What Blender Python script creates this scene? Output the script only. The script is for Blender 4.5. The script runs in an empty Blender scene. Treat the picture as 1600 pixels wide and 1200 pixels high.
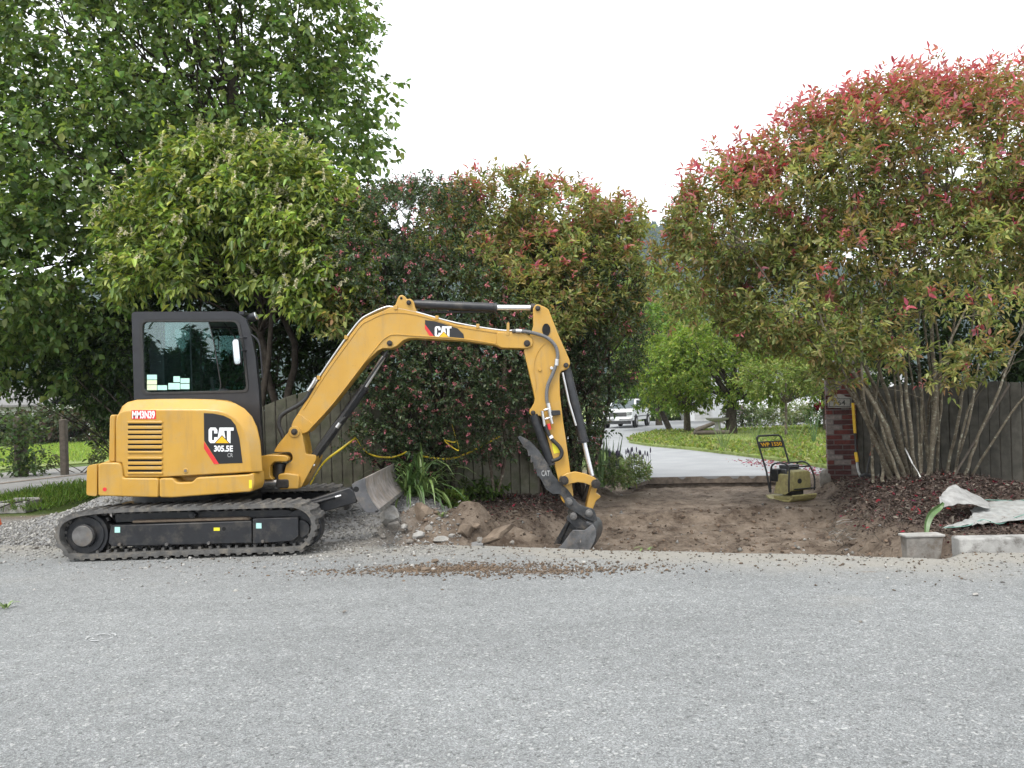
import bpy, bmesh, math, random
import numpy as np
from mathutils import Vector, Matrix

# ------------------------------------------------------------------ camera, sky, sun, exposure
FPX, YC, H, TH = 1244.0, 632.0, 1.45, math.radians(1.7)
CT, ST = math.cos(TH), math.sin(TH)
scene = bpy.context.scene
cam = bpy.data.cameras.new('camera'); camo = bpy.data.objects.new('camera', cam)
scene.collection.objects.link(camo); scene.camera = camo
cam.sensor_width = 36.0; cam.lens = 36.0 * FPX / 1600.0
cam.shift_y = (YC - 600.0) / 1600.0
cam.clip_end = 3000.0; cam.clip_start = 0.05
camo.matrix_world = Matrix.Translation((0, 0, H)) @ Matrix.Rotation(math.radians(90), 4, 'X') @ Matrix.Rotation(-TH, 4, 'Z')

SUN_EL, SUN_AZ = math.radians(58), math.radians(205)      # azimuth clockwise from +Y (north): behind the camera, a little left
world = bpy.data.worlds.new('World'); scene.world = world; world.use_nodes = True
wn, wl = world.node_tree.nodes, world.node_tree.links
wn.clear()
sky = wn.new('ShaderNodeTexSky'); sky.sky_type = 'NISHITA'; sky.sun_disc = False
sky.sun_elevation = SUN_EL; sky.sun_rotation = SUN_AZ; sky.dust_density = 4.0; sky.air_density = 1.0
hs = wn.new('ShaderNodeHueSaturation'); hs.inputs['Saturation'].default_value = 0.25
mx = wn.new('ShaderNodeMix'); mx.data_type = 'RGBA'; mx.inputs[0].default_value = 0.8
mx.inputs[7].default_value = (9.2, 9.55, 9.9, 1)           # even cloud cover
bg = wn.new('ShaderNodeBackground'); bg.inputs['Strength'].default_value = 0.12
wo = wn.new('ShaderNodeOutputWorld')
wl.new(sky.outputs[0], hs.inputs['Color']); wl.new(hs.outputs[0], mx.inputs[6]); wl.new(mx.outputs[2], bg.inputs[0]); wl.new(bg.outputs[0], wo.inputs[0])
sl = bpy.data.lights.new('sun', 'SUN'); sl.energy = 1.3; sl.angle = math.radians(22); sl.color = (1.0, 0.96, 0.9)
slo = bpy.data.objects.new('sun', sl); scene.collection.objects.link(slo)
sdir = Vector((math.sin(SUN_AZ) * math.cos(SUN_EL), math.cos(SUN_AZ) * math.cos(SUN_EL), math.sin(SUN_EL)))
slo.rotation_euler = (-sdir).to_track_quat('-Z', 'Y').to_euler()
scene.view_settings.view_transform = 'Standard'; scene.view_settings.look = 'None'
scene.view_settings.gamma = 1.0; scene.view_settings.exposure = 0.97
scene.view_settings.use_curve_mapping = False
scene.cycles.max_bounces = 5; scene.cycles.transparent_max_bounces = 8
scene.cycles.diffuse_bounces = 2; scene.cycles.glossy_bounces = 3; scene.cycles.transmission_bounces = 4

rng = np.random.default_rng(7); random.seed(7)

# ------------------------------------------------------------------ helpers
def W(px, py, d):
    """point of the place seen at photo pixel (px,py), d metres in front of the camera"""
    u = (px - 800) / FPX; v = -(py - YC) / FPX
    return Vector((d * (u * CT + v * ST), d, H + d * (-u * ST + v * CT)))
def G(px, py, z=0.0):
    u = (px - 800) / FPX; v = -(py - YC) / FPX
    return W(px, py, (z - H) / (-u * ST + v * CT))
C = scene.collection
BASE = {}
def tag(o, label=None, cat=None, group=None, kind=None):
    if label: o['label'] = label
    if cat: o['category'] = cat
    if group: o['group'] = group
    if kind: o['kind'] = kind
    return o
def empty(name, loc, label, cat, group=None):
    o = bpy.data.objects.new(name, None); C.objects.link(o); o.location = loc
    o.empty_display_size = 0.1; BASE[o.name] = Vector(loc)
    return tag(o, label, cat, group)
def link(o, parent=None):
    C.objects.link(o)
    if parent is not None:
        o.parent = parent; BASE[o.name] = BASE.get(parent.name, Vector((0, 0, 0)))
    return o
class MB:
    def __init__(s): s.v = []; s.f = []
    def add(s, vs, fs):
        b = len(s.v); s.v += [Vector(p) for p in vs]; s.f += [[b + i for i in f] for f in fs]; return s
    def rings(s, rings, cap=True, closed=True):
        n = len(rings[0]); vs = [p for r in rings for p in r]; fs = []
        for k in range(len(rings) - 1):
            for i in range(n if closed else n - 1):
                j = (i + 1) % n; fs.append([k * n + i, k * n + j, (k + 1) * n + j, (k + 1) * n + i])
        if cap: fs.append(list(range(n))); fs.append([(len(rings) - 1) * n + i for i in range(n)])
        return s.add(vs, fs)
    def prism(s, pts, dy):
        pts = [Vector(p) for p in pts]; dv = Vector((0, dy, 0)) if not isinstance(dy, Vector) else dy
        return s.rings([pts, [p + dv for p in pts]])
    def box(s, c, sz, R=None):
        c = Vector(c); vs = []
        for x in (-.5, .5):
            for y in (-.5, .5):
                for z in (-.5, .5):
                    q = Vector((x * sz[0], y * sz[1], z * sz[2])); vs.append(c + (R @ q if R else q))
        return s.add(vs, [[0, 1, 3, 2], [4, 6, 7, 5], [0, 4, 5, 1], [2, 3, 7, 6], [0, 2, 6, 4], [1, 5, 7, 3]])
    def tube(s, path, r, n=8, cap=True):
        path = [Vector(p) for p in path]; rr = r if isinstance(r, (list, tuple)) else [r] * len(path)
        rings = []; ref = None
        for i, p in enumerate(path):
            t = (path[min(i + 1, len(path) - 1)] - path[max(i - 1, 0)]).normalized()
            if ref is None: ref = Vector((0, 1, 0)) if abs(t.y) < .9 else Vector((1, 0, 0))
            a = t.cross(ref).normalized(); ref = a.cross(t).normalized()
            rings.append([p + (a * math.cos(k * 2 * math.pi / n) + ref * math.sin(k * 2 * math.pi / n)) * rr[i] for k in range(n)])
        return s.rings(rings, cap)
    def disc(s, c, r, y1, n=20):     # cylinder along +Y starting at c
        c = Vector(c)
        return s.prism([c + Vector((math.cos(k * 2 * math.pi / n) * r, 0, math.sin(k * 2 * math.pi / n) * r)) for k in range(n)], y1)
    def build(s, name, mat, parent=None, bevel=0, smooth=None, seg=2, kind=None):
        me = bpy.data.meshes.new(name)
        b = BASE.get(parent.name, Vector((0, 0, 0))) if parent is not None else Vector((0, 0, 0))
        me.from_pydata([tuple(p - b) for p in s.v], [], s.f)
        bm = bmesh.new(); bm.from_mesh(me); bmesh.ops.recalc_face_normals(bm, faces=bm.faces); bm.to_mesh(me); bm.free()
        if smooth:
            me.polygons.foreach_set('use_smooth', [True] * len(me.polygons)); me.set_sharp_from_angle(angle=math.radians(smooth))
        o = bpy.data.objects.new(name, me); link(o, parent)
        me.materials.append(M[mat] if isinstance(mat, str) else mat)
        if bevel:
            md = o.modifiers.new('bevel', 'BEVEL'); md.width = bevel; md.segments = seg; md.limit_method = 'ANGLE'; md.angle_limit = math.radians(35)
            md.harden_normals = False
        if kind: o['kind'] = kind
        return o
def P(pts, d): return [W(x, y, d) for x, y in pts]
def smooth_path(pts, n=6):
    pts = [Vector(p) for p in pts]; out = []
    for i in range(len(pts) - 1):
        p0 = pts[max(i - 1, 0)]; p1 = pts[i]; p2 = pts[i + 1]; p3 = pts[min(i + 2, len(pts) - 1)]
        for k in range(n):
            t = k / n
            out.append(.5 * ((2 * p1) + (p2 - p0) * t + (2 * p0 - 5 * p1 + 4 * p2 - p3) * t * t + (3 * p1 - p0 - 3 * p2 + p3) * t ** 3))
    out.append(pts[-1]); return out
def fillet(pts, r, n=4):
    """round the corners of a pixel polygon"""
    out = []; m = len(pts)
    for i in range(m):
        a = Vector(pts[i - 1]).to_2d(); b = Vector(pts[i]).to_2d(); c = Vector(pts[(i + 1) % m]).to_2d()
        la, lc = (a - b).length, (c - b).length; q = min(r, la * .45, lc * .45)
        p1 = b + (a - b) / la * q; p2 = b + (c - b) / lc * q
        for k in range(n + 1):
            t = k / n; out.append(tuple((1 - t) ** 2 * p1 + 2 * t * (1 - t) * b + t * t * p2))
    return out
def text_obj(s, name, mat, parent, x0, y0, x1, y1, d, bold=0.02):
    """lettering fitted into the pixel box at depth d, standing in the XZ plane"""
    cu = bpy.data.curves.new('tmp', 'FONT'); cu.body = s; cu.offset = bold; cu.resolution_u = 3
    to = bpy.data.objects.new('tmp', cu); C.objects.link(to)
    dg = bpy.context.evaluated_depsgraph_get(); me = bpy.data.meshes.new_from_object(to.evaluated_get(dg))
    bpy.data.objects.remove(to)
    co = np.empty(len(me.vertices) * 3); me.vertices.foreach_get('co', co); co = co.reshape(-1, 3)
    mn, mxx = co.min(0), co.max(0)
    a = W(x0, y1, d); bx = W(x1, y1, d); cz = W(x0, y0, d)
    ex = (bx - a); ez = (cz - a); b = BASE.get(parent.name, Vector((0, 0, 0)))
    t = (co[:, :2] - mn[:2]) / (mxx[:2] - mn[:2])
    nc = np.array(a - b)[None] + t[:, :1] * np.array(ex)[None] + t[:, 1:2] * np.array(ez)[None]
    me.vertices.foreach_set('co', nc.ravel()); me.materials.clear(); me.materials.append(M[mat])
    o = bpy.data.objects.new(name, me); link(o, parent); return o
def np_mesh(name, V, Fq, mat, parent=None, col=None, kind=None, smooth=False):
    """fast mesh from numpy; Fq is an (n,k) index array"""
    me = bpy.data.meshes.new(name)
    b = np.array(BASE.get(parent.name, Vector((0, 0, 0)))) if parent is not None else np.zeros(3)
    V = np.asarray(V, dtype=np.float32) - b[None].astype(np.float32)
    n, k = Fq.shape
    me.vertices.add(len(V)); me.vertices.foreach_set('co', V.ravel())
    me.loops.add(n * k); me.loops.foreach_set('vertex_index', Fq.astype(np.int32).ravel())
    me.polygons.add(n); me.polygons.foreach_set('loop_start', np.arange(0, n * k, k, dtype=np.int32))
    if smooth: me.polygons.foreach_set('use_smooth', np.ones(n, dtype=bool))
    me.update(calc_edges=True); me.validate()
    if col is not None:
        at = me.color_attributes.new('Col', 'FLOAT_COLOR', 'POINT')
        c4 = np.ones((len(V), 4), dtype=np.float32); c4[:, :3] = col; at.data.foreach_set('color', c4.ravel())
    me.materials.append(M[mat]); o = bpy.data.objects.new(name, me); link(o, parent)
    if kind: o['kind'] = kind
    return o
def nrm(a): return a / np.maximum(np.linalg.norm(a, axis=-1, keepdims=True), 1e-9)

# ------------------------------------------------------------------ materials
M = {}
class NT:
    def __init__(s, name):
        s.m = bpy.data.materials.new(name); s.m.use_nodes = True; s.t = s.m.node_tree; s.b = s.t.nodes['Principled BSDF']
        s.out = s.t.nodes['Material Output']; M[name] = s.m; s.tc = None
    def n(s, typ, **kw):
        o = s.t.nodes.new(typ)
        for k, v in kw.items(): setattr(o, k, v)
        return o
    def l(s, a, b): s.t.links.new(a, b)
    def coord(s):
        if not s.tc: s.tc = s.n('ShaderNodeNewGeometry')
        return s.tc.outputs['Position']
    def noise(s, scale, detail=4, rough=.55, vec=None):
        o = s.n('ShaderNodeTexNoise'); o.inputs['Scale'].default_value = scale; o.inputs['Detail'].default_value = detail
        o.inputs['Roughness'].default_value = rough; s.l(vec or s.coord(), o.inputs['Vector']); return o.outputs['Fac']
    def ramp(s, fac, stops):
        r = s.n('ShaderNodeValToRGB'); e = r.color_ramp.elements
        while len(e) < len(stops): e.new(.5)
        for q, (p, c) in zip(e, stops):
            q.position = p; q.color = (c, c, c, 1) if isinstance(c, (int, float)) else (*c, 1)
        s.l(fac, r.inputs[0]); return r.outputs[0]
    def mix(s, fac, a, b, mode='MIX'):
        o = s.n('ShaderNodeMix', data_type='RGBA', blend_type=mode)
        for sock, val in ((o.inputs[0], fac), (o.inputs[6], a), (o.inputs[7], b)):
            if isinstance(val, (int, float)): sock.default_value = val
            elif isinstance(val, tuple): sock.default_value = (*val, 1)
            else: s.l(val, sock)
        return o.outputs[2]
    def math(s, op, a, b=0.5):
        o = s.n('ShaderNodeMath', operation=op)
        for sock, val in ((o.inputs[0], a), (o.inputs[1], b)):
            if isinstance(val, (int, float)): sock.default_value = val
            else: s.l(val, sock)
        return o.outputs[0]
    def bump(s, h, strength=.3, dist=.01):
        o = s.n('ShaderNodeBump'); o.inputs['Strength'].default_value = strength; o.inputs['Distance'].default_value = dist
        s.l(h, o.inputs['Height']); s.l(o.outputs[0], s.b.inputs['Normal'])
    def col(s, c):
        if isinstance(c, tuple): s.b.inputs['Base Color'].default_value = (*c, 1)
        else: s.l(c, s.b.inputs['Base Color'])
    def set(s, rough=.6, metal=0, spec=.5, coat=0):
        s.b.inputs['Roughness'].default_value = rough; s.b.inputs['Metallic'].default_value = metal
        s.b.inputs['Specular IOR Level'].default_value = spec; s.b.inputs['Coat Weight'].default_value = coat; return s
def simple(name, c, rough=.6, metal=0, var=.25, scale=9, bump=0, dirt=None, dirt_amt=.4, spec=.5, coat=0):
    t = NT(name).set(rough, metal, spec, coat)
    f = t.noise(scale, 5); k = t.ramp(f, [(.3, 1 - var), (.7, 1 + var)])
    cc = t.mix(1.0, tuple(c), k, 'MULTIPLY')
    if dirt:
        g = t.ramp(t.noise(scale * .6 + 3, 8, .7), [(.5, 0.0), (.72, dirt_amt)])
        cc = t.mix(g, cc, tuple(dirt))
    t.col(cc)
    if bump: t.bump(t.noise(scale * 6, 5), bump, .01)
    return t
# machine
t = NT('machine_yellow').set(.36, 0, .5, .15)
c0 = t.mix(t.ramp(t.noise(3, 4), [(.35, 0.), (.7, 1.)]), (.455, .25, .033), (.505, .285, .045))
c1 = t.mix(t.ramp(t.noise(5, 9, .72), [(.48, 0.), (.72, .55)]), c0, (.38, .275, .125))          # dried dust
c1 = t.mix(t.ramp(t.noise(38, 6, .7), [(.655, 0.), (.72, .8)]), c1, (.10, .06, .03))           # chips and grease specks
mp_ = t.n('ShaderNodeMapping'); mp_.inputs['Scale'].default_value = (14, 14, 1.3); t.l(t.coord(), mp_.inputs['Vector'])
c1 = t.mix(t.ramp(t.noise(1.0, 6, .65, mp_.outputs[0]), [(.54, 0.), (.74, .42)]), c1, (.25, .165, .075))     # run-off streaks
t.col(c1); t.l(t.ramp(t.noise(7, 6), [(.3, .28), (.7, .52)]), t.b.inputs['Roughness']); t.bump(t.noise(60, 3), .04, .003)
simple('machine_black', (.014, .015, .018), .42, 0, .3, 8, .08, (.095, .082, .066), .6)
simple('cab_black', (.017, .018, .022), .4, 0, .2, 6, 0, (.045, .045, .047), .3)
simple('track_rubber', (.09, .087, .083), .85, 0, .35, 11, .4, (.20, .175, .14), .95)
simple('steel_worn', (.16, .155, .15), .5, .6, .4, 10, .2, (.22, .17, .12), .7)
simple('blade_face', (.30, .27, .25), .6, .25, .4, 9, .25, (.26, .19, .12), .8)
simple('blade_plate', (.10, .10, .105), .55, .4, .3, 9, .2, (.2, .17, .14), .6)
simple('bucket_side', (.13, .132, .136), .5, .4, .4, 12, .2, (.26, .21, .16), .6)
simple('bucket_steel', (.055, .057, .06), .5, .4, .5, 12, .2, (.22, .18, .14), .65)
simple('pin_dark', (.045, .04, .036), .55, .5, .4, 30, .1)
simple('chrome', (.8, .8, .81), .3, .85, .05, 6)
simple('tube_steel', (.62, .61, .6), .3, .9, .15, 12)
simple('hose_black', (.02, .02, .02), .6, 0, .3, 30, .2)
simple('hose_braid', (.16, .16, .16), .6, .2, .35, 160, .6)
simple('decal_black', (.012, .012, .013), .35, 0, .1)
simple('decal_white', (.8, .8, .8), .4, 0, .05)
simple('decal_yellow', (.8, .43, .01), .4, 0, .05)
simple('decal_red', (.62, .03, .03), .4, 0, .1)
simple('decal_grey', (.3, .3, .3), .4, 0, .1)
simple('sticker_yellow', (.75, .66, .03), .5, 0, .1)
simple('sticker_mint', (.42, .72, .66), .5, 0, .1, 30)
simple('sticker_cream', (.62, .72, .50), .5, 0, .1, 30)
simple('slot_shade', (.006, .006, .006), .9)  # near-black colour stands in for the shade inside holes, slots and recesses
simple('seat_fabric', (.025, .025, .028), .9)
simple('orange_plastic', (.75, .12, .02), .45, 0, .1)
t = NT('glass'); gl = t.n('ShaderNodeBsdfGlossy'); gl.inputs['Roughness'].default_value = .01; gl.inputs['Color'].default_value = (.78, .97, .95, 1)
tr = t.n('ShaderNodeBsdfTransparent'); tr.inputs['Color'].default_value = (.50, .68, .66, 1)
fr = t.n('ShaderNodeFresnel'); fr.inputs['IOR'].default_value = 1.62
ms = t.n('ShaderNodeMixShader'); t.l(t.math('MULTIPLY', fr.outputs[0], 2.6), ms.inputs[0]); t.l(tr.outputs[0], ms.inputs[1]); t.l(gl.outputs[0], ms.inputs[2]); t.l(ms.outputs[0], t.out.inputs[0])
t = NT('car_glass').set(.05, 0, .9); t.col((.05, .07, .075))
simple('mirror', (.7, .75, .75), .05, 1.0, .02)
simple('lamp_glass', (.6, .62, .62), .1, .7, .05)
# leaves
def leafmat(name, transl=.35, rough=.45, spec=.4):
    t = NT(name).set(rough, 0, spec)
    a = t.n('ShaderNodeAttribute'); a.attribute_name = 'Col'
    t.col(a.outputs['Color'])
    tl = t.n('ShaderNodeBsdfTranslucent'); t.l(t.mix(1.0, a.outputs['Color'], (1.32, 1.36, .74), 'MULTIPLY'), tl.inputs[0])
    ms = t.n('ShaderNodeMixShader'); ms.inputs[0].default_value = transl
    t.l(t.b.outputs[0], ms.inputs[1]); t.l(tl.outputs[0], ms.inputs[2]); t.l(ms.outputs[0], t.out.inputs[0])
leafmat('leaf', .42, .5, .3); leafmat('leaf_glossy', .32, .42, .4); leafmat('flower', .3, .7, .2)
t = NT('attr_matte').set(.9, 0, .2); a = t.n('ShaderNodeAttribute'); a.attribute_name = 'Col'; t.col(a.outputs['Color'])
t = NT('bark').set(.9, 0, .2)
bk = t.ramp(t.noise(14, 6, .7), [(.3, (.055, .042, .032)), (.55, (.13, .105, .08)), (.72, (.20, .18, .14))])
bk = t.mix(t.ramp(t.noise(28, 3), [(.60, 0.), (.68, .7)]), bk, (.30, .31, .24)); t.col(bk); t.bump(t.noise(50, 6, .7), .5, .01)
t = NT('bark_pale').set(.9, 0, .2)
bk = t.ramp(t.noise(14, 6, .7), [(.3, (.085, .07, .05)), (.55, (.175, .15, .11)), (.72, (.26, .24, .18))])
bk = t.mix(t.ramp(t.noise(28, 3), [(.58, 0.), (.68, .7)]), bk, (.38, .39, .31)); t.col(bk); t.bump(t.noise(50, 6, .7), .5, .01)
t = NT('bark_dark').set(.9, 0, .2)
t.col(t.ramp(t.noise(12, 6, .7), [(.3, (.025, .02, .016)), (.7, (.085, .07, .055))])); t.bump(t.noise(45, 6, .7), .5, .01)
# ground
t = NT('asphalt').set(.85, 0, .3)
sep = t.n('ShaderNodeAttribute'); sep.attribute_name = 'Col'; sc = t.n('ShaderNodeSeparateColor'); t.l(sep.outputs['Color'], sc.inputs[0])
vo = t.n('ShaderNodeTexVoronoi'); vo.inputs['Scale'].default_value = 185; t.l(t.coord(), vo.inputs['Vector'])
vo2 = t.n('ShaderNodeTexVoronoi'); vo2.inputs['Scale'].default_value = 75; t.l(t.coord(), vo2.inputs['Vector'])
rc = t.n('ShaderNodeSeparateColor'); t.l(vo.outputs['Color'], rc.inputs[0])
rc2 = t.n('ShaderNodeSeparateColor'); t.l(vo2.outputs['Color'], rc2.inputs[0])
ag = t.ramp(rc.outputs[0], [(.0, (.110, .113, .113)), (.35, (.171, .177, .177)), (.8, (.232, .240, .240)), (1., (.33, .338, .338))])
ag = t.mix(t.ramp(rc2.outputs[0], [(.86, 0.), (.93, .8)]), ag, t.ramp(rc2.outputs[1], [(.3, (.09, .09, .09)), (.7, (.38, .38, .37))]))
ag = t.mix(1.0, ag, t.ramp(t.noise(.45, 6, .65), [(.3, .9), (.7, 1.14)]), 'MULTIPLY')
mpr = t.n('ShaderNodeMapping'); mpr.inputs['Scale'].default_value = (.12, 1.1, 1); mpr.inputs['Rotation'].default_value = (0, 0, .2); t.l(t.coord(), mpr.inputs['Vector'])
ag = t.mix(1.0, ag, t.ramp(t.noise(1.3, 5, .6, mpr.outputs[0]), [(.32, .99), (.68, 1.10)]), 'MULTIPLY')      # wheel-worn bands
ag = t.mix(t.ramp(t.noise(2.1, 9, .75), [(.60, 0.), (.78, .35)]), ag, (.26, .245, .215))      # tracked dust
ag = t.mix(1.0, ag, t.ramp(t.noise(9, 5, .6), [(.3, .9), (.7, 1.1)]), 'MULTIPLY')
dn = t.noise(2.2, 8, .68)
dustm = t.ramp(t.math('MULTIPLY', t.math('ADD', t.math('MULTIPLY', t.math('SUBTRACT', dn, .5), 2.2), sc.outputs[0]), sc.outputs[0]), [(.0, 0.), (.75, .82)])
dustc = t.mix(t.noise(30, 6, .7), (.20, .185, .155), (.37, .35, .31))
ag = t.mix(dustm, ag, dustc)
brown = t.ramp(t.math('MULTIPLY', t.math('ADD', t.math('SUBTRACT', t.noise(7, 8, .75), .5), sc.outputs[1]), sc.outputs[1]), [(.18, 0.), (.55, .92)])
ag = t.mix(brown, ag, t.mix(t.noise(60, 6, .7), (.10, .062, .035), (.24, .165, .10)))
stain = t.ramp(t.math('MULTIPLY', t.math('ADD', t.math('SUBTRACT', t.noise(16, 6, .7), .45), sc.outputs[2]), sc.outputs[2]), [(.25, 0.), (.7, .65)])
ag = t.mix(stain, ag, (.05, .05, .053))
t.col(ag)
hh = t.math('ADD', vo.outputs['Distance'], t.math('MULTIPLY', vo2.outputs['Distance'], .6)); t.bump(hh, .55, .008)
t = NT('dirt').set(.95, 0, .15)
a = t.n('ShaderNodeAttribute'); a.attribute_name = 'Col'
dc = t.mix(t.ramp(t.noise(2.6, 9, .75), [(.38, 0.), (.6, 1.)]), (.08, .058, .043), (.25, .20, .155))
dc = t.mix(t.ramp(t.noise(24, 7, .75), [(.55, 0.), (.72, .65)]), dc, (.31, .26, .21))
mu = t.mix(t.ramp(t.noise(35, 6, .7), [(.35, 0.), (.65, 1.)]), (.03, .021, .016), (.12, .085, .07))
s2 = t.n('ShaderNodeSeparateColor'); t.l(a.outputs['Color'], s2.inputs[0])
cc = t.mix(s2.outputs[0], dc, mu)
gg = t.mix(t.ramp(t.noise(20, 6, .7), [(.35, 0.), (.65, 1.)]), (.05, .085, .02), (.12, .16, .045))
cc = t.mix(s2.outputs[1], cc, gg)
gv = t.mix(t.ramp(t.noise(50, 6, .7), [(.35, 0.), (.65, 1.)]), (.16, .15, .135), (.36, .345, .32))
cc = t.mix(s2.outputs[2], cc, gv)
t.col(cc); t.bump(t.noise(45, 8, .75), .9, .03)
t = NT('gravel').set(.9, 0, .2)
a = t.n('ShaderNodeAttribute'); a.attribute_name = 'Col'; t.col(t.mix(t.ramp(t.noise(70, 5), [(.3, 0.), (.7, .4)]), a.outputs['Color'], (.13, .125, .115)))
t.bump(t.noise(90, 5), .5, .01)
simple('concrete', (.33, .32, .30), .85, 0, .18, 5, .25, (.12, .10, .08), .6)
simple('concrete_old', (.30, .29, .27), .9, 0, .3, 9, .5, (.12, .09, .06), .75)
simple('slab_edge', (.16, .13, .105), .95, 0, .4, 12, .8, (.08, .06, .045), .7)
simple('drive_paving', (.26, .265, .27), .85, 0, .12, 1.2, .3)
simple('path_asphalt', (.165, .16, .15), .85, 0, .25, 2, .3, (.17, .135, .085), .7)
simple('grass_ground', (.185, .235, .06), .9, 0, .35, 6, .5, (.22, .22, .09), .5)
simple('fence_wood', (.115, .11, .08), .9, 0, .35, 7, .4, (.075, .09, .04), .8)
simple('fence_wood_grey', (.085, .08, .067), .9, 0, .35, 7, .4, (.05, .048, .036), .7)
simple('fence_rail', (.11, .095, .075), .9, 0, .3, 7, .4)
simple('mortar', (.17, .16, .15), .95, 0, .2, 30, .5)
simple('brick_red', (.13, .032, .026), .85, 0, .35, 25, .4)
simple('brick_dark', (.075, .026, .024), .85, 0, .3, 25, .4)
simple('brick_grey', (.22, .185, .17), .9, 0, .3, 25, .4)
simple('plaque', (.33, .32, .29), .8, 0, .2, 30, .3)
simple('plaque_dark', (.05, .05, .05), .8)
simple('tool_yellow', (.72, .44, .02), .45, 0, .1)
simple('tool_black', (.02, .02, .02), .5)
simple('tool_steel', (.42, .42, .41), .42, .7, .2, 20)
simple('tool_red', (.35, .07, .03), .6)
simple('tool_white', (.5, .5, .49), .5)
simple('compactor_yellow', (.37, .325, .135), .6, 0, .2, 15, .1, (.17, .13, .085), .8)
simple('compactor_frame', (.022, .023, .024), .5, 0, .2, 20, 0, (.12, .10, .08), .4)
simple('engine_grey', (.12, .12, .125), .5, .5, .4, 40)
simple('tarp', (.29, .295, .285), .85, 0, .2, 14, .2, (.20, .165, .14), .8)
simple('tarp_brown', (.27, .265, .255), .9, 0, .3, 10, .2, (.40, .40, .39), .7); simple('concrete_stained', (.30, .295, .28), .9, 0, .25, 6, .5, (.055, .045, .036), 1.0); simple('concrete_muddy', (.21, .195, .175), .9, 0, .3, 8, .5, (.10, .07, .045), 1.0)
simple('tarp_edge', (.16, .30, .25), .8)
simple('tape', (.50, .37, .008), .45, 0, .25)
simple('tape_print', (.03, .025, .01), .5)
simple('rock_grey', (.20, .185, .165), .9, 0, .3, 9, .7, (.13, .095, .065), .8)
simple('rock_brown', (.17, .13, .095), .9, 0, .3, 9, .7, (.09, .06, .04), .8)
simple('car_white', (.78, .79, .8), .3, 0, .04, 3, 0, None, 0, .5, .4)
simple('car_trim', (.06, .06, .062), .5)
simple('car_chrome', (.5, .5, .5), .25, .9)
simple('tyre', (.02, .02, .02), .85)
simple('wall_white', (.72, .72, .71), .8, 0, .06, 2)
simple('roof_grey', (.17, .165, .16), .9, 0, .2, 4)
simple('window_dark', (.03, .035, .04), .1)
simple('paint_white', (.40, .41, .41), .8, 0, .4, 40)
simple('post_wood', (.085, .07, .055), .9, 0, .3, 12, .4)
simple('hill_green', (.022, .042, .036), .95, 0, .4, .05)

# ------------------------------------------------------------------ terrain
EDGE = [(-80, 24.0), (-14, 10.6)] + [tuple(G(x, y).to_2d()) for x, y in
        [(0, 850), (300, 852), (600, 852), (700, 850), (800, 853), (950, 858), (1200, 863), (1400, 869), (1472, 872), (1500, 862), (1600, 862)]] + [(12, 6.8), (80, -4)]
EX = np.array([e[0] for e in EDGE]); EY = np.array([e[1] for e in EDGE])
def edge_y(x): return np.interp(x, EX, EY)
class VN:                                    # value noise
    def __init__(s, seed): s.g = np.random.default_rng(seed).random((256, 256))
    def __call__(s, x, y):
        xi = np.floor(x).astype(int); yi = np.floor(y).astype(int); fx = x - xi; fy = y - yi
        fx = fx * fx * (3 - 2 * fx); fy = fy * fy * (3 - 2 * fy); g = s.g
        a = g[xi % 256, yi % 256]; b = g[(xi + 1) % 256, yi % 256]; c = g[xi % 256, (yi + 1) % 256]; d = g[(xi + 1) % 256, (yi + 1) % 256]
        return (a * (1 - fx) + b * fx) * (1 - fy) + (c * (1 - fx) + d * fx) * fy - .5
vn = VN(3)
def fbm(x, y, f=1., o=4):
    r = 0; a = 1.
    for k in range(o): r = r + a * vn(x * f + 17 * k, y * f + 31 * k); f *= 2.1; a *= .5
    return r
PIT = np.array([(-.6, 7.0), (4.0, 6.2), (4.25, 8.4), (4.25, 9.2), (4.75, 11.2), (5.25, 12.8), (5.4, 15.6), (1.3, 15.6), (1.5, 14), (.75, 12.4), (.2, 10.3), (-.5, 9.2)])
def sdist(x, y, poly):
    """signed distance, positive inside"""
    inside = np.zeros(x.shape, bool); dm = np.full(x.shape, 1e9)
    for i in range(len(poly)):
        ax, ay = poly[i - 1]; bx, by = poly[i]
        t = np.clip(((x - ax) * (bx - ax) + (y - ay) * (by - ay)) / ((bx - ax) ** 2 + (by - ay) ** 2), 0, 1)
        dm = np.minimum(dm, np.hypot(x - ax - t * (bx - ax), y - ay - t * (by - ay)))
        cnd = ((ay > y) != (by > y)) & (x < (bx - ax) * (y - ay) / (by - ay + 1e-12) + ax); inside ^= cnd
    return np.where(inside, dm, -dm)
def sst(a, b, x): t = np.clip((x - a) / (b - a), 0, 1); return t * t * (3 - 2 * t)
def gs(x, y, cx, cy, rx, ry): return np.exp(-((x - cx) / rx) ** 2 - ((y - cy) / ry) ** 2)
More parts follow.
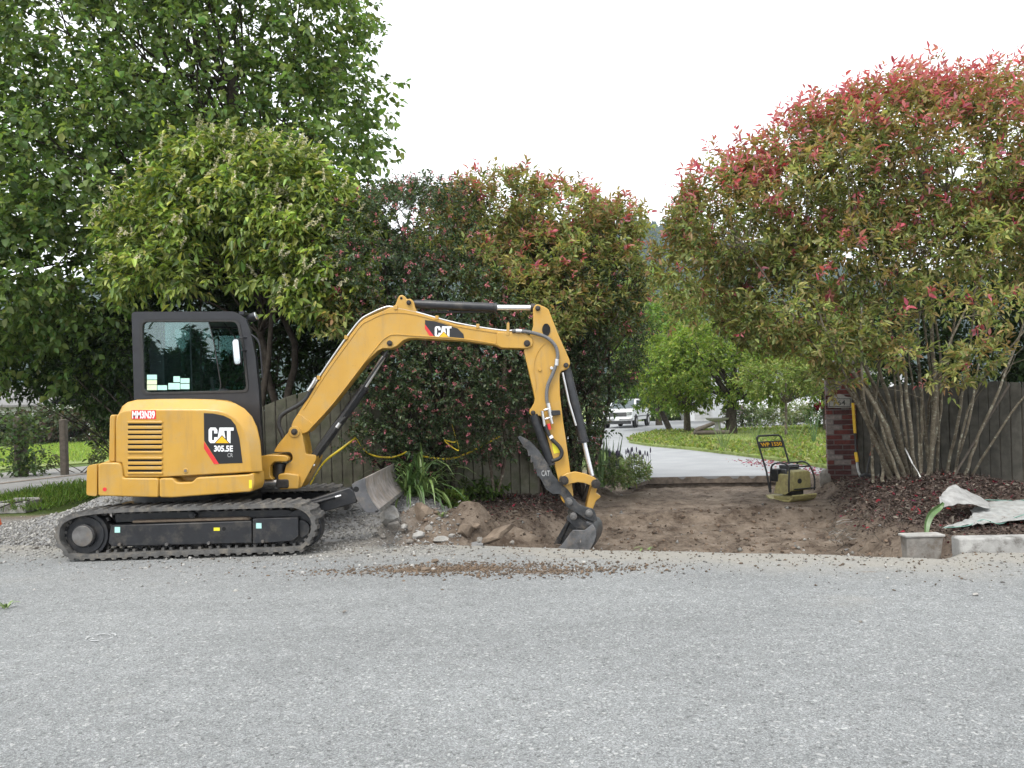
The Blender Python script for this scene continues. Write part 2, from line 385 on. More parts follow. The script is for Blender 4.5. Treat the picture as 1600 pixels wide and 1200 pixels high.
def ground_h(x, y):
    x = np.asarray(x, float); y = np.asarray(y, float)
    e = edge_y(x); beyond = y - e
    near = sst(40, 20, np.hypot(x, y - 10))
    h = -.03 + near * .02 * fbm(x, y, 1.3)
    pd = sdist(x, y, PIT) + .22 * fbm(x, y, 1.9, 3)
    h = h + .24 * gs(x, y, 5.7, 10.8, 1.1, 1.1) + .10 * sst(4.4, 5.2, x) * sst(9.2, 10.2, y) * sst(16, 12, y)
    h = h + .16 * gs(x, y, -.7, 11.4, 1.3, 1.0)
    p = sst(-.12, .42, pd)
    lvl = -.20 - .16 * sst(11.75, 11.45, y + .25 * fbm(x, y, .8, 2))
    lvl = lvl + .06 * fbm(x, y, 1.1, 4) + (.065 * fbm(x, y * 1.8, 3.2, 4) + .02 * fbm(x, y, 14, 2)) * sst(12.2, 11.2, y)
    h = h * (1 - p) + lvl * p
    h = h + .36 * gs(x, y, -.75, 9.15, .75, .42) * (1 + .8 * fbm(x, y, 2.5)) + .22 * gs(x, y, .1, 9.3, .5, .3)
    rough = np.clip(p + gs(x, y, -.6, 9.6, 1.6, 1.6) + gs(x, y, 5.2, 10, 1.6, 2.6), 0, 1)
    h = h + rough * .035 * fbm(x, y, 9, 3)
    h = np.where(beyond < -0.1, np.minimum(h, -.26), h)
    drv = sst(14.75, 15.0, y) * sst(60, 50, y) * sst(-1, .8, x)
    h = h - .08 * drv
    return h
def axis(fine0, fine1, st, far):
    a = list(np.arange(fine0, fine1, st)); s = st; p = fine1
    while p < far: a.append(p); s *= 1.22; p += s
    s = st; p = fine0; left = []
    while p > -far: s *= 1.22; p -= s; left.append(p)
    return np.array(left[::-1] + a)
gx = axis(-7.5, 8.5, .065, 900); gy = axis(6.6, 15.6, .065, 900)
XX, YY = np.meshgrid(gx, gy, indexing='ij'); ZZ = ground_h(XX, YY)
nx, ny = XX.shape
idx = np.arange(nx * ny).reshape(nx, ny)
Fq = np.stack([idx[:-1, :-1], idx[1:, :-1], idx[1:, 1:], idx[:-1, 1:]], -1).reshape(-1, 4)
pdv = sdist(XX, YY, PIT)
mul = np.clip(gs(XX, YY, 5.4, 10.4, 1.5, 2.4) * 1.6 + gs(XX, YY, -.2, 11.8, 1.5, 1.2) * 1.5, 0, 1) * sst(.35, -.1, pdv + .2 * fbm(XX, YY, 3))
grass = np.clip(sst(11.6, 12.6, YY + .5 * fbm(XX, YY, 1)) * sst(-4.2, -5.0, XX) + sst(17, 20, YY), 0, 1)
grav = np.clip(sst(-.9, -1.8, XX) * sst(12.2, 11.4, YY) + sst(7.4, 9, XX), 0, 1) * (1 - grass)
mul = mul * .96
colv = np.stack([mul, grass, grav], -1).reshape(-1, 3)
o = np_mesh('ground', np.stack([XX, YY, ZZ], -1).reshape(-1, 3), Fq, 'dirt', col=colv, smooth=True); o['kind'] = 'structure'

def sheet(name, pts, z, mat, thick=.0):
    mb = MB(); top = [Vector((p[0], p[1], z)) for p in pts]
    if thick: mb.rings([top, [p - Vector((0, 0, thick)) for p in top]])
    else: mb.add(top, [list(range(len(top)))])
    o = mb.build(name, mat); o['kind'] = 'structure'; return o
def zG(px, py, z=0.0): return G(px, py, z).to_2d()

# road: gridded slab so that dust, soil and patches can follow the real edge
rx = np.concatenate([np.arange(-80, -9, 4.), np.arange(-9, 9, .07), np.arange(9, 81, 4.)]); nv = 66
jit = np.where(np.abs(rx) < 9, .05 * fbm(rx, rx * 0 + 3.3, 3.1, 4), 0)
ey = edge_y(rx) + jit
tt = np.concatenate([np.linspace(0, 1.6, 30), 1.6 + np.linspace(.05, 1, nv - 30) ** 2 * 60])
RX = np.repeat(rx[:, None], nv, 1); RY = ey[:, None] - tt[None]
RZ = np.where(tt[None] < .001, -.012, 0) + 0 * RX + .006 * fbm(RX, RY, .7, 3) * sst(0, .5, tt)[None]
dirtm = sst(1.5, .0, tt)[None] * np.where(RX < 0.2, .85, 1.0) + 0 * RX
dirtm = np.maximum(dirtm, .55 * gs(RX, RY, -6.0, 7.2, 1.7, .35))
dirtm = np.maximum(dirtm, .7 * gs(RX, RY, G(1320, 940).x, G(1320, 940).y, .28, .12))
soil = np.zeros_like(RX)
for (px, py, a, b, w) in [(700, 889, .75, .16, 1.), (850, 893, .55, .14, .75), (620, 884, .5, .12, .6), (1070, 900, .6, .15, .45), (1240, 884, .35, .08, .55), (1360, 893, .22, .06, .7), (200, 958, .6, .1, .45), (60, 962, .4, .1, .45), (900, 870, .7, .1, .55), (1350, 878, .6, .06, .5)]:
    q = G(px, py); soil = np.maximum(soil, w * gs(RX, RY, q.x, q.y, a, b))
st = np.zeros_like(RX)
for (px, py, a, b, w) in [(1295, 990, .14, .045, 1.), (1186, 996, .1, .035, .85), (1415, 970, .14, .03, .6), (925, 972, .14, .03, .5), (1080, 1105, .6, .12, .35), (420, 1180, .8, .3, .3)]:
    q = G(px, py); st = np.maximum(st, w * gs(RX, RY, q.x, q.y, a, b))
idx = np.arange(RX.size).reshape(RX.shape)
Fr = np.stack([idx[:-1, :-1], idx[1:, :-1], idx[1:, 1:], idx[:-1, 1:]], -1).reshape(-1, 4)
# skirt (broken edge of the paving)
V = np.stack([RX, RY, RZ], -1).reshape(-1, 3); sk = np.stack([RX[:, 0], RY[:, 0] - .03, RZ[:, 0] - .3], -1)
b0 = len(V); V = np.concatenate([V, sk]); e0 = idx[:, 0]; s0 = b0 + np.arange(len(rx))
Fr = np.concatenate([Fr, np.stack([e0[:-1], s0[:-1], s0[1:], e0[1:]], -1)])
cl = np.stack([dirtm, soil, st], -1).reshape(-1, 3); cl = np.concatenate([cl, np.tile([[.9, .5, 0]], (len(rx), 1))])
o = np_mesh('road', V, Fr, 'asphalt', col=cl, smooth=True); o['kind'] = 'structure'

# driveway slab beyond the pit, its garden island and the lawns
drv = [zG(995, 752), zG(1012, 746), zG(1100, 744), zG(1200, 743), zG(1292, 740), (9, 15.2), (30, 18), (40, 70), (-12, 72), (-6, 50), (2.5, 30), (3.0, 22), zG(985, 735)]
o = sheet('driveway', drv, 0.0, 'drive_paving', .05)
mb = MB(); front = [Vector((*zG(x, y), -.004)) for x, y in [(985, 752), (1012, 746), (1100, 744), (1200, 743), (1300, 740)]]
pr = []
for i in range(len(front) - 1):
    for k in range(8):
        p = front[i].lerp(front[i + 1], k / 8); p.y += .03 * (random.random() - .5); pr.append(p)
mb.rings([pr, [p + Vector((0, .4, 0)) for p in pr], [p + Vector((0, .4, -.3)) for p in pr], [p + Vector((0, -.02 - .04 * random.random(), -.3)) for p in pr], [p + Vector((0, 0.03 + .05 * random.random(), -.14)) for p in pr], [p + Vector((0, -.02, -.12)) for p in pr], pr], cap=False, closed=False)
o = mb.build('driveway_edge', 'slab_edge'); o['kind'] = 'structure'
isl = [(1310, 731), (1250, 721), (1150, 708), (1080, 700), (1010, 694), (980, 689), (990, 682), (1022, 675), (1080, 672), (1150, 671), (1230, 668), (1330, 663)]
isl = [zG(x, y, .06) for x, y in fillet(isl, 14, 3)]
o = sheet('garden_island', isl, .06, 'grass_ground', .1)
far_lawn = [zG(1000, 658), zG(1080, 655), zG(1140, 652), zG(1320, 647), (60, 70), (60, 140), (-30, 140), (-2, 62)]
o = sheet('far_lawn', far_lawn, .03, 'grass_ground', .05)
# left: neighbouring gravel drive, its kerb and lawn
gd = [(-350, 775), (-350, 815), (0, 772), (90, 760), (150, 751), (300, 733), (300, 722), (150, 727), (0, 739)]
o = sheet('gravel_lane', [zG(x, y, .02) for x, y in gd], .02, 'path_asphalt', .04)
cs = [(-350, 777 + 19), (-100, 768), (0, 755), (90, 745), (150, 738), (300, 727)]
mb = MB(); cp = [Vector((*zG(x, y, .03), .03)) for x, y in cs]; a = []; b = []
for p in cp: a.append(p + Vector((0, -.35, 0))); b.append(p + Vector((0, .35, 0)))
mb.rings([a, b], cap=False, closed=False); o = mb.build('lane_verge', 'rock_brown'); o['kind'] = 'structure'
mb = MB(); ck = [Vector((*zG(x, y, 0), 0)) for x, y in [(-350, 822), (0, 783), (90, 768), (150, 758), (300, 739)]]
mb.rings([[p + Vector((0, 0, -.05)) for p in ck], [p + Vector((0, 0, .1)) for p in ck], [p + Vector((0, .16, .11)) for p in ck], [p + Vector((0, .16, -.05)) for p in ck]], cap=False, closed=False)
o = mb.build('lane_kerb', 'concrete_old', bevel=.015); o['kind'] = 'structure'
lw = [zG(-300, 742, .01), zG(0, 733, .01), zG(150, 722, .01), zG(300, 715, .01), (-4, 90), (-90, 90), (-60, 30)]
o = sheet('left_lawn', lw, .015, 'grass_ground', .03)

# hill far behind
HX = np.linspace(-700, 900, 90); HY = np.linspace(260, 620, 16)
hX, hY = np.meshgrid(HX, HY, indexing='ij')
ridge = np.interp(hX, [-700, -250, 0, 40, 75, 120, 300, 900], [40, 70, 86, 92, 90, 72, 45, 30])
hZ = ridge * sst(230, 400, hY) + 14 * fbm(hX, hY, .012, 4) * sst(230, 330, hY) - 6
idx = np.arange(hX.size).reshape(hX.shape); Fh = np.stack([idx[:-1, :-1], idx[1:, :-1], idx[1:, 1:], idx[:-1, 1:]], -1).reshape(-1, 4)
o = np_mesh('hill', np.stack([hX, hY, hZ], -1).reshape(-1, 3), Fh, 'hill_green', smooth=True); o['kind'] = 'structure'

# ------------------------------------------------------------------ loose material
def stones(n_pts, pos, size, col, name, mat, parent=None, kind='stuff', flat=.7, seed=1):
    r = np.random.default_rng(seed); n = len(pos)
    octa = np.array([(1, 0, 0), (-1, 0, 0), (0, 1, 0), (0, -1, 0), (0, 0, 1), (0, 0, -1)], float)
    F8 = np.array([(0, 2, 4), (2, 1, 4), (1, 3, 4), (3, 0, 4), (2, 0, 5), (1, 2, 5), (3, 1, 5), (0, 3, 5)])
    ang = r.random(n) * 6.28; sc = size[:, None] * (0.6 + .8 * r.random((n, 3))); sc[:, 2] *= flat
    v = octa[None] * sc[:, None] + (r.random((n, 6, 3)) - .5) * size[:, None, None] * .7
    ca, sa = np.cos(ang)[:, None], np.sin(ang)[:, None]
    x = v[..., 0] * ca - v[..., 1] * sa; y = v[..., 0] * sa + v[..., 1] * ca
    v = np.stack([x, y, v[..., 2]], -1) + pos[:, None]
    F = (F8[None] + 6 * np.arange(n)[:, None, None]).reshape(-1, 3)
    return np_mesh(name, v.reshape(-1, 3), F, mat, parent, col=np.repeat(col, 6, 0), kind=kind)
def pile_h(x, y):
    prof = np.interp(x, [-7.6, -6.6, -5.9, -5.2, -4.4, -2.4, -1.5, -1.0, -.5], [0, .16, .45, .93, 1., .85, .82, .55, 0])
    yc = np.interp(x, [-7, -5, -2, -.6], [10.6, 10.4, 10.1, 9.7])
    return .52 * prof * np.exp(-(np.abs(y - yc) / .78) ** 1.7) * (1 + .18 * fbm(x, y, 1.4)) * sst(8.5, 9.05, y) + .015 * fbm(x, y, 7, 3) - .02
px_, py_ = np.arange(-7.8, -.3, .06), np.arange(8.4, 11.9, .06)
aX, aY = np.meshgrid(px_, py_, indexing='ij'); aZ = pile_h(aX, aY); aZ = np.where(aZ < .012, -.06, aZ)
idx = np.arange(aX.size).reshape(aX.shape); Fp = np.stack([idx[:-1, :-1], idx[1:, :-1], idx[1:, 1:], idx[:-1, 1:]], -1).reshape(-1, 4)
pile = np_mesh('gravel_pile', np.stack([aX, aY, aZ], -1).reshape(-1, 3), Fp, 'gravel', col=np.full((aX.size, 3), .24), smooth=True)
tag(pile, 'long heap of pale crushed gravel behind the excavator tracks', 'gravel heap', kind='stuff')
def gcol(n, lo=.14, hi=.46, warm=.06):
    g = lo + (hi - lo) * rng.random(n) ** 1.3; return np.stack([g, g * (1 - warm * .5), g * (1 - warm * (1 + rng.random(n)))], -1)
n = 22000; x = rng.uniform(-7.6, -.6, n); y = rng.uniform(8.8, 11.4, n); z = pile_h(x, y); k = z > .01
pos = np.stack([x, y, z + .004], -1)[k]
o = stones(0, pos, .008 + .018 * rng.random(len(pos)) ** 2.4, gcol(len(pos)), 'crushed_gravel', 'gravel', pile, seed=5)
# gravel spread over the ground round the heap and grit on the road
n = 9000; x = rng.uniform(-8, -.6, n); y = edge_y(x) + rng.normal(.35, .75, n); zz = np.where(y < edge_y(x), .003, ground_h(x, y) + .004)
pos = np.stack([x, y, zz], -1)
o = stones(0, pos, .007 + .016 * rng.random(n) ** 3, gcol(n, .16, .5), 'scattered_gravel', 'gravel', seed=6)
tag(o, 'scattered pale gravel chips spread along the left road edge', 'gravel', kind='stuff')
n = 1500; x = rng.uniform(-4, 4.5, n); y = edge_y(x) - np.abs(rng.normal(0, .55, n)); 
pos = np.stack([x, y, np.full(n, .004)], -1); s = .005 + .011 * rng.random(n) ** 3
u_ = rng.random((n, 1)); brn = np.array([[.05, .036, .025]]) + u_ * np.array([[.13, .095, .065]])
o = stones(0, pos, s, np.where(rng.random((n, 1)) < .6, brn, gcol(n, .1, .5)), 'road_grit', 'gravel', seed=7)
tag(o, 'loose grit and soil crumbs strewn along the road edge', 'grit', kind='stuff')
n = 1400; x = rng.normal(G(690, 889).x, .62, n); y = rng.normal(G(690, 889).y, .13, n); x = np.concatenate([x, rng.normal(G(870, 893).x, .5, 700)]); y = np.concatenate([y, rng.normal(G(870, 893).y, .12, 700)]); n = len(x)
pos = np.stack([x, y, np.full(n, .004)], -1); s = .006 + .014 * rng.random(n) ** 3
u_ = rng.random((n, 1)); brn = np.array([[.06, .04, .026]]) + u_ * np.array([[.15, .105, .07]])
o = stones(0, pos, s, brn, 'spilled_soil', 'gravel', seed=8)
tag(o, 'thin spill of brown soil crumbs on the asphalt before the bucket', 'soil', kind='stuff')
# clods in the pit and on its banks
n = 6500; x = rng.uniform(-1.4, 5.2, n); y = rng.uniform(7.4, 14.3, n); w = sdist(x, y, PIT) > -.5
w |= gs(x, y, -.75, 9.2, .9, .6) > .25; w &= (y > edge_y(x) + .05); w &= (y < 12.0) | (rng.random(n) < .12)
x, y = x[w], y[w]; n = len(x); pos = np.stack([x, y, ground_h(x, y) + .004], -1)
s = .007 + .032 * rng.random(n) ** 5
br = .05 + .15 * rng.random(n); col = np.stack([br, br * .68, br * .46], -1)
gr = rng.random(n) < .12; col[gr] = gcol(gr.sum(), .15, .36)
o = stones(0, pos, s, col, 'soil_clods', 'gravel', seed=9); tag(o, 'brown soil clods and pebbles lying in the dug out driveway', 'soil', kind='stuff')

LEAF_T = np.array([[0, 0], [.38, 1], [.74, .72], [1, 0]])
def leaves(name, p, d, L, Wd, col, mat, parent=None, fold=.25, curl=.15, kind='stuff', up=None, seed=0):
    r = np.random.default_rng(seed); n = len(p); d = nrm(d)
    u = (np.tile([[0, 0, 1.]], (n, 1)) + .55 * r.normal(size=(n, 3))) if up is None else up
    s = nrm(np.cross(d, u)); nn = np.cross(s, d)
    L = L[:, None]; Wd = Wd[:, None] * .5
    b = p; tip = p + d * L - nn * L * curl
    l1 = p + d * L * .36 + s * Wd + nn * Wd * fold * 2; r1 = p + d * L * .36 - s * Wd + nn * Wd * fold * 2
    l2 = p + d * L * .72 + s * Wd * .7 + nn * (Wd * fold - L * curl * .4); r2 = p + d * L * .72 - s * Wd * .7 + nn * (Wd * fold - L * curl * .4)
    V = np.stack([b, r1, r2, tip, l2, l1], 1).reshape(-1, 3); o6 = 6 * np.arange(n)[:, None]
    F = np.concatenate([o6 + np.array([[0, 1, 2, 3]]), o6 + np.array([[0, 3, 4, 5]])])
    return np_mesh(name, V, F, mat, parent, col=np.repeat(col, 6, 0), kind=kind)
# leaf litter and mulch
n = 16000; x = np.concatenate([rng.normal(5.3, 1.0, n), rng.normal(.1, 1.0, 9000)]); y = np.concatenate([rng.normal(10.4, 1.5, n), rng.normal(11.9, .9, 9000)])
w = (sdist(x, y, PIT) < .3 * rng.random(len(x))) & (y > edge_y(x) + .4); x, y = x[w], y[w]; n = len(x)
p = np.stack([x, y, ground_h(x, y) + .008 + .03 * rng.random(n)], -1)
d = np.stack([rng.normal(size=n), rng.normal(size=n), .45 * rng.normal(size=n)], -1)
g = .045 + .08 * rng.random(n) ** 1.5; col = np.stack([g * 1.2, g * .9, g * .76], -1)
rd = rng.random(n) < .055; col[rd] = np.stack([.10 + .16 * rng.random(rd.sum()), .012 + .02 * rng.random(rd.sum()), .02 + .03 * rng.random(rd.sum())], -1)
pl = rng.random(n) < .06; col[pl] = np.stack([.14 + .1 * rng.random(pl.sum())] * 3, -1) * np.array([[1, .88, .72]])
o = leaves('leaf_litter', p, d, .03 + .05 * rng.random(n), .008 + .022 * rng.random(n), col, 'attr_matte', seed=4)
tag(o, 'brown and crimson fallen leaves and bark mulch round the shrubs', 'leaf litter', kind='stuff')
# fallen pink petals along the drive
n = 380; t_ = rng.random(n); a = np.array(zG(1300, 741)); b = np.array(zG(1180, 719)); q = a[None] * (1 - t_[:, None]) + b[None] * t_[:, None] + rng.normal(size=(n, 2)) * np.array([[.35, .35]])
p = np.stack([q[:, 0], q[:, 1], np.full(n, .008)], -1); d = np.stack([rng.normal(size=n), rng.normal(size=n), .2 * rng.normal(size=n)], -1)
col = np.stack([.2 + .2 * rng.random(n), .05 + .08 * rng.random(n), .07 + .08 * rng.random(n)], -1)
o = leaves('fallen_petals', p, d, .05 + .03 * rng.random(n), .03 + 0 * t_, col, 'attr_matte', seed=5); tag(o, 'crimson fallen leaves strewn on the pale driveway edge', 'leaf litter', kind='stuff')

# ------------------------------------------------------------------ excavator
exc = empty('excavator', (G(290, 872).x, 8.97, 0), 'yellow compact excavator with dark cab parked side-on at the road edge', 'excavator')
def pr(name, pts, d, dy, mat, parent=exc, bevel=.012, seg=2, smooth=40):
    return MB().prism(P(pts, d), dy).build(name, mat, parent, bevel, smooth, seg)
def pin(px, py, d, r, parent, dy=.05, mat='pin_dark', name='pin'):
    mb = MB(); c = W(px, py, d); mb.disc(c, r, dy, 18); mb.disc(c + Vector((0, -.012, 0)), r * .62, .02, 14); return mb.build(name, mat, parent, .004, 40)
def sticker(name, pts, d, mat, parent=exc):
    q = P(pts, d); return MB().prism(q, .0018).build(name, mat, parent)
def rect(x0, y0, x1, y1): return [(x0, y0), (x1, y0), (x1, y1), (x0, y1)]
# --- tracks
TO = [(84, 840), (87, 822), (98, 810), (125, 800), (180, 794.5), (290, 791), (373, 788.5), (440, 786.5), (462, 787), (482, 796), (493, 811), (495, 826), (489, 845), (477, 859), (463, 865.5), (380, 868.5), (250, 873), (119, 877.5), (97, 866), (87, 853)]
def closed_smooth(pts, n=5):
    m = len(pts); out = []
    for i in range(m):
        p0, p1, p2, p3 = (Vector(pts[(i + k - 1) % m]) for k in range(4))
        for k in range(n):
            t = k / n; out.append(.5 * ((2 * p1) + (p2 - p0) * t + (2 * p0 - 5 * p1 + 4 * p2 - p3) * t * t + (3 * p1 - p0 - 3 * p2 + p3) * t ** 3))
    return out
tp = closed_smooth(P(TO, 7.98), 6)
zmin = min(p.z for p in tp)
tp = [Vector((p.x, 0, max(p.z - zmin + .012, .012))) for p in tp]
def resample(pts, n):
    L = [0]; m = len(pts)
    for i in range(m): L.append(L[-1] + (pts[(i + 1) % m] - pts[i]).length)
    out = []; j = 0
    for k in range(n):
        s = L[-1] * k / n
        while L[j + 1] < s: j += 1
        t = (s - L[j]) / (L[j + 1] - L[j]); out.append(pts[j].lerp(pts[(j + 1) % m], t))
    return out
tp = resample(tp, 220); NTP = 220
cen = sum(tp, Vector()) / NTP
def tnorm(i):
    t = (tp[(i + 1) % NTP] - tp[i - 1]).normalized(); n = Vector((t.z, 0, -t.x))
    return (n if n.dot(tp[i] - cen) > 0 else -n), t
TWID = .40
def make_track(y0):
    belt_o = [tp[i] - tnorm(i)[0] * .018 for i in range(NTP)]; belt_i = [tp[i] - tnorm(i)[0] * .055 for i in range(NTP)]
    mb = MB(); Y0, Y1 = Vector((0, y0, 0)), Vector((0, y0 + TWID, 0))
    ro0 = [p + Y0 for p in belt_o]; ri0 = [p + Y0 for p in belt_i]; ri1 = [p + Y1 for p in belt_i]; ro1 = [p + Y1 for p in belt_o]
    mb.rings([ro0, ri0, ri1, ro1, ro0], cap=False)
    tr = mb.build('crawler_track', 'track_rubber', exc, 0, 50)
    nl = 56; lm = None
    for k in range(nl):
        i = int(k * NTP / nl); n, t = tnorm(i)
        if lm is None:
            m2 = MB()
            for (a0, b0) in ((0, .2), (.2, .4)):
                s0, s1 = (.0, .02) if a0 == 0 else (.02, .0)
                for q in ((-.03, .03),):
                    lo = [Vector((q[0] + s0, a0, 0)), Vector((q[1] + s0, a0, 0)), Vector((q[1] + s1, b0, 0)), Vector((q[0] + s1, b0, 0))]
                    hi = [Vector((p.x * .62 + .003, p.y, .019)) for p in lo]; m2.rings([lo, hi])
            me = bpy.data.meshes.new('tread_lug'); me.from_pydata([tuple(v) for v in m2.v], [], m2.f)
            bm = bmesh.new(); bm.from_mesh(me); bmesh.ops.recalc_face_normals(bm, faces=bm.faces); bm.to_mesh(me); bm.free()
            me.materials.append(M['track_rubber']); lm = me
        o = bpy.data.objects.new('tread_lug', lm); C.objects.link(o); o.parent = tr
        ex = t if t.cross(Vector((0, 1, 0))).dot(n) > 0 else -t
        R = Matrix((ex, Vector((0, 1, 0)), n)).transposed().to_4x4()
        o.matrix_local = Matrix.Translation(tp[i] - n * .02 + Y0 - BASE[exc.name]) @ R
    mb = MB(); ng = 62                                          # inner drive teeth
    for k in range(ng):
        i = int((k + .5) * NTP / ng); n, t = tnorm(i); R = Matrix((t, Vector((0, 1, 0)), n)).transposed()
        mb.box(tp[i] - n * .068 + Y0 + Vector((0, .12, 0)), (.028, .06, .03), R); mb.box(tp[i] - n * .068 + Y0 + Vector((0, .28, 0)), (.028, .06, .03), R)
    mb.build('drive_teeth', 'track_rubber', tr, kind='stuff')
    return tr
make_track(7.98); make_track(9.56)
dz = W(290, 872, 7.98).z - .0
def wheel(px, py, r, y, rim):
    c = W(px, py, 7.98); c.y = y; mb = MB()
    for a, b, e in rim: mb.disc(c + Vector((0, b, 0)), a, e, 28)
    return mb
for yy in (8.02, 9.60):
    w = wheel(126, 838.5, .2, yy, [(.225, .06, .2), (.19, .045, .02), (.118, .0, .05)]).build('drive_sprocket', 'machine_black', exc, .006, 40)
    mb = MB(); c = W(126, 838.5, 7.98); c.y = yy
    mb.disc(c + Vector((0, -.012, 0)), .105, .02, 24); mb.build('hub_cover', 'steel_worn', w, .004, 40)
    for k in range(19):
        a = k * 2 * math.pi / 19; R = Matrix.Rotation(-a, 3, 'Y')
        MB().box(c + Vector((math.cos(a) * .228, .16, math.sin(a) * .228)), (.03, .05, .035), R).build('sprocket_tooth', 'steel_worn', w)
    wheel(466, 829, .2, yy, [(.2, .1, .16), (.09, .06, .05)]).build('idler_wheel', 'machine_black', exc, .006, 40)
    wheel(294, 807, .04, yy, [(.034, .05, .2), (.022, .035, .02)]).build('carrier_roller', 'machine_black', exc, .004, 40)
    for px in (205, 250, 296, 342, 392, 430): wheel(px, 853, .06, yy, [(.06, .12, .16)]).build('track_roller', 'machine_black', exc, .004, 40)
def shift_poly(name, pts, y, dy, mat, bevel=.012, parent=exc):
    q = P(pts, 7.98)
    for p in q: p.y = y
    return MB().prism(q, dy).build(name, mat, parent, bevel, 40)
for y0, s in ((8.05, 1), (9.64, 1)):
    fr = shift_poly('track_frame', [(167, 822), (240, 820), (389, 815), (391, 851), (169, 856.5), (163, 850)], y0, .2, 'machine_black')
    shift_poly('frame_cover', [(392, 811.5), (463, 809.5), (464.5, 840), (455, 847), (392, 851.5)], y0 - .015, .2, 'machine_black', .008, fr)
    shift_poly('frame_top', [(165, 806), (190, 804), (380, 800), (440, 799), (455, 803), (455, 812), (392, 813), (240, 818), (167, 821)], y0 + .1, .16, 'machine_black', .008, fr)
    for px, py in ((183, 852), (257, 852), (323, 850), (408, 847)):
        c = W(px, py, 7.98); c.y = y0 - .03; MB().disc(c, .016, .04, 10).build('bolt', 'steel_worn', fr)
fr = shift_poly('dust_ledge', [(200, 815.5), (380, 810), (386, 814.5), (200, 819.5)], 8.06, .1, 'rock_brown')
for nm, r_, mt in (('label_sticker', rect(174, 825, 182.5, 834), 'sticker_mint'), ('label_sticker', rect(397.5, 818.5, 406, 827), 'sticker_mint'), ('warning_sticker', rect(330, 826, 339.5, 831), 'sticker_yellow')):
    q = P(r_, 7.98)
    for p in q: p.y = 8.046 if r_[0][0] < 390 else 8.031
    MB().prism(q, .003).build(nm, mt, exc)
c = W(346, 828, 7.98); c.y = 8.046; MB().disc(c, .02, .01, 14).build('frame_hole', 'slot_shade', exc)
# --- undercarriage
mb = MB(); c0 = W(300, 800, 8.97); c0.z = .42
mb.box((c0.x, 8.97, .40), (1.25, 1.15, .22)); mb.disc((c0.x - .05, 8.97, 0), .01, .01, 3)
mb2 = MB(); n = 32; r = .46
ring = lambda z, r: [Vector((c0.x - .1 + math.cos(k * 2 * math.pi / n) * r, 8.97 + math.sin(k * 2 * math.pi / n) * r, z)) for k in range(n)]
mb3 = MB(); mb3.box((c0.x, 8.97, .40), (1.25, 1.15, .22)); mb3.build('chassis', 'machine_black', exc, .03)
mb2.rings([ring(.50, .5), ring(.63, .5)]); mb2.build('slew_ring', 'machine_black', exc, .01, 40)
# --- dozer blade
for y0 in (8.47, 9.33):
    arm = pr('blade_arm', [(455, 792), (474, 784.5), (546, 761.5), (556, 771), (558, 785), (545, 789), (492, 803.5), (462, 803)], y0, .13, 'machine_black', exc, .01)
    for p in arm.data.vertices: pass
cyl = MB(); cyl.tube([W(470, 790, 8.9), W(520, 775, 8.9)], .045, 14); cyl.build('blade_cylinder', 'machine_black', exc, 0, 40)
MB().tube([W(518, 776, 8.9), W(550, 767, 8.9)], .024, 12).build('blade_rod', 'chrome', exc, 0, 40)
MB().tube([W(482, 788, 8.44), W(524, 776.5, 8.44)], .018, 8).build('grease_line', 'machine_black', exc, 0, 40)
MB().tube([W(524, 776.5, 8.44), W(533, 774, 8.44)], .011, 8).build('grease_fitting', 'chrome', exc, 0, 40)
prof = smooth_path([Vector((x, y, 0)) for x, y in [(570.5, 746.7), (570.2, 757), (573.5, 771), (581, 785), (592, 797.5)]], 5)
bp = [(p.x, p.y) for p in prof]; back = [(588, 800), (574, 799), (563, 786), (556.5, 770), (556.5, 757), (560, 751)]
q = P(bp + back, 8.02); blade = MB().prism(q, 1.94).build('blade', 'blade_face', exc, .006, 40)
side = [(549.4, 757), (556, 752.5), (570.5, 746.5), (571, 758), (574.5, 771), (582, 785), (592.5, 798), (590, 801), (572, 801), (563, 790), (557, 780)]
s_ = pr('end_plate', side, 8.0, .018, 'blade_plate', blade, .003)
sq = P(side, 8.0)
for p in sq: p.y = 9.962
MB().prism(sq, .018).build('end_plate', 'blade_plate', blade, .003)
lip = P([(591, 796.5), (594.5, 801), (588, 804), (585, 799.5)], 8.0); MB().prism(lip, 1.97).build('cutting_edge', 'steel_worn', blade, .003)
c = W(556.5, 764.5, 7.998); MB().disc(c, .028, .006, 16).build('plate_hole', 'slot_shade', blade)
# --- upper structure
DB = 8.05
def face_loft(name, front, outer, d0, d1, dend, mat, parent=exc, bevel=.01):
    f = P(front, d0); o_ = P(outer, d0)
    for p in o_: p.y = d1
    e = []
    for (px, py), p in zip(outer, o_):
        k = min(max((px - 300) / 80, 0), 1); wq = W(px - 5, py, dend); e.append(Vector((p.x * (1 - k) + wq.x * k, dend, p.z)))
    return MB().rings([f, o_, e]).build(name, mat, parent, bevel, 35, 3)
hood_out = [(178, 723), (178, 657), (179.5, 643), (184, 634), (192, 628), (206, 624.5), (240, 623.3), (285, 623), (325, 624.2), (346, 626), (362, 630), (377, 638.5), (389, 651), (397, 668), (402, 690), (406, 738), (330, 742), (248, 746.5), (192, 746.5), (189.5, 735), (189, 724)]
hood_in = [(181, 722), (181, 660), (182, 652), (187, 645), (196, 642), (210, 641), (240, 640.7), (285, 640.7), (322, 641), (340, 642.5), (354, 646), (367, 653.5), (377, 664), (384, 678), (389, 697), (394, 737.5), (330, 741), (249, 745.5), (194, 745.5), (191.5, 734), (190.5, 723)]
hood = face_loft('engine_hood', hood_in, hood_out, DB, DB + .10, 8.92, 'machine_yellow')
pr('rear_cover', fillet([(169.5, 722), (171, 652), (173, 648), (180, 648), (180, 722)], 3, 2), 8.12, .75, 'machine_yellow', exc, .012)
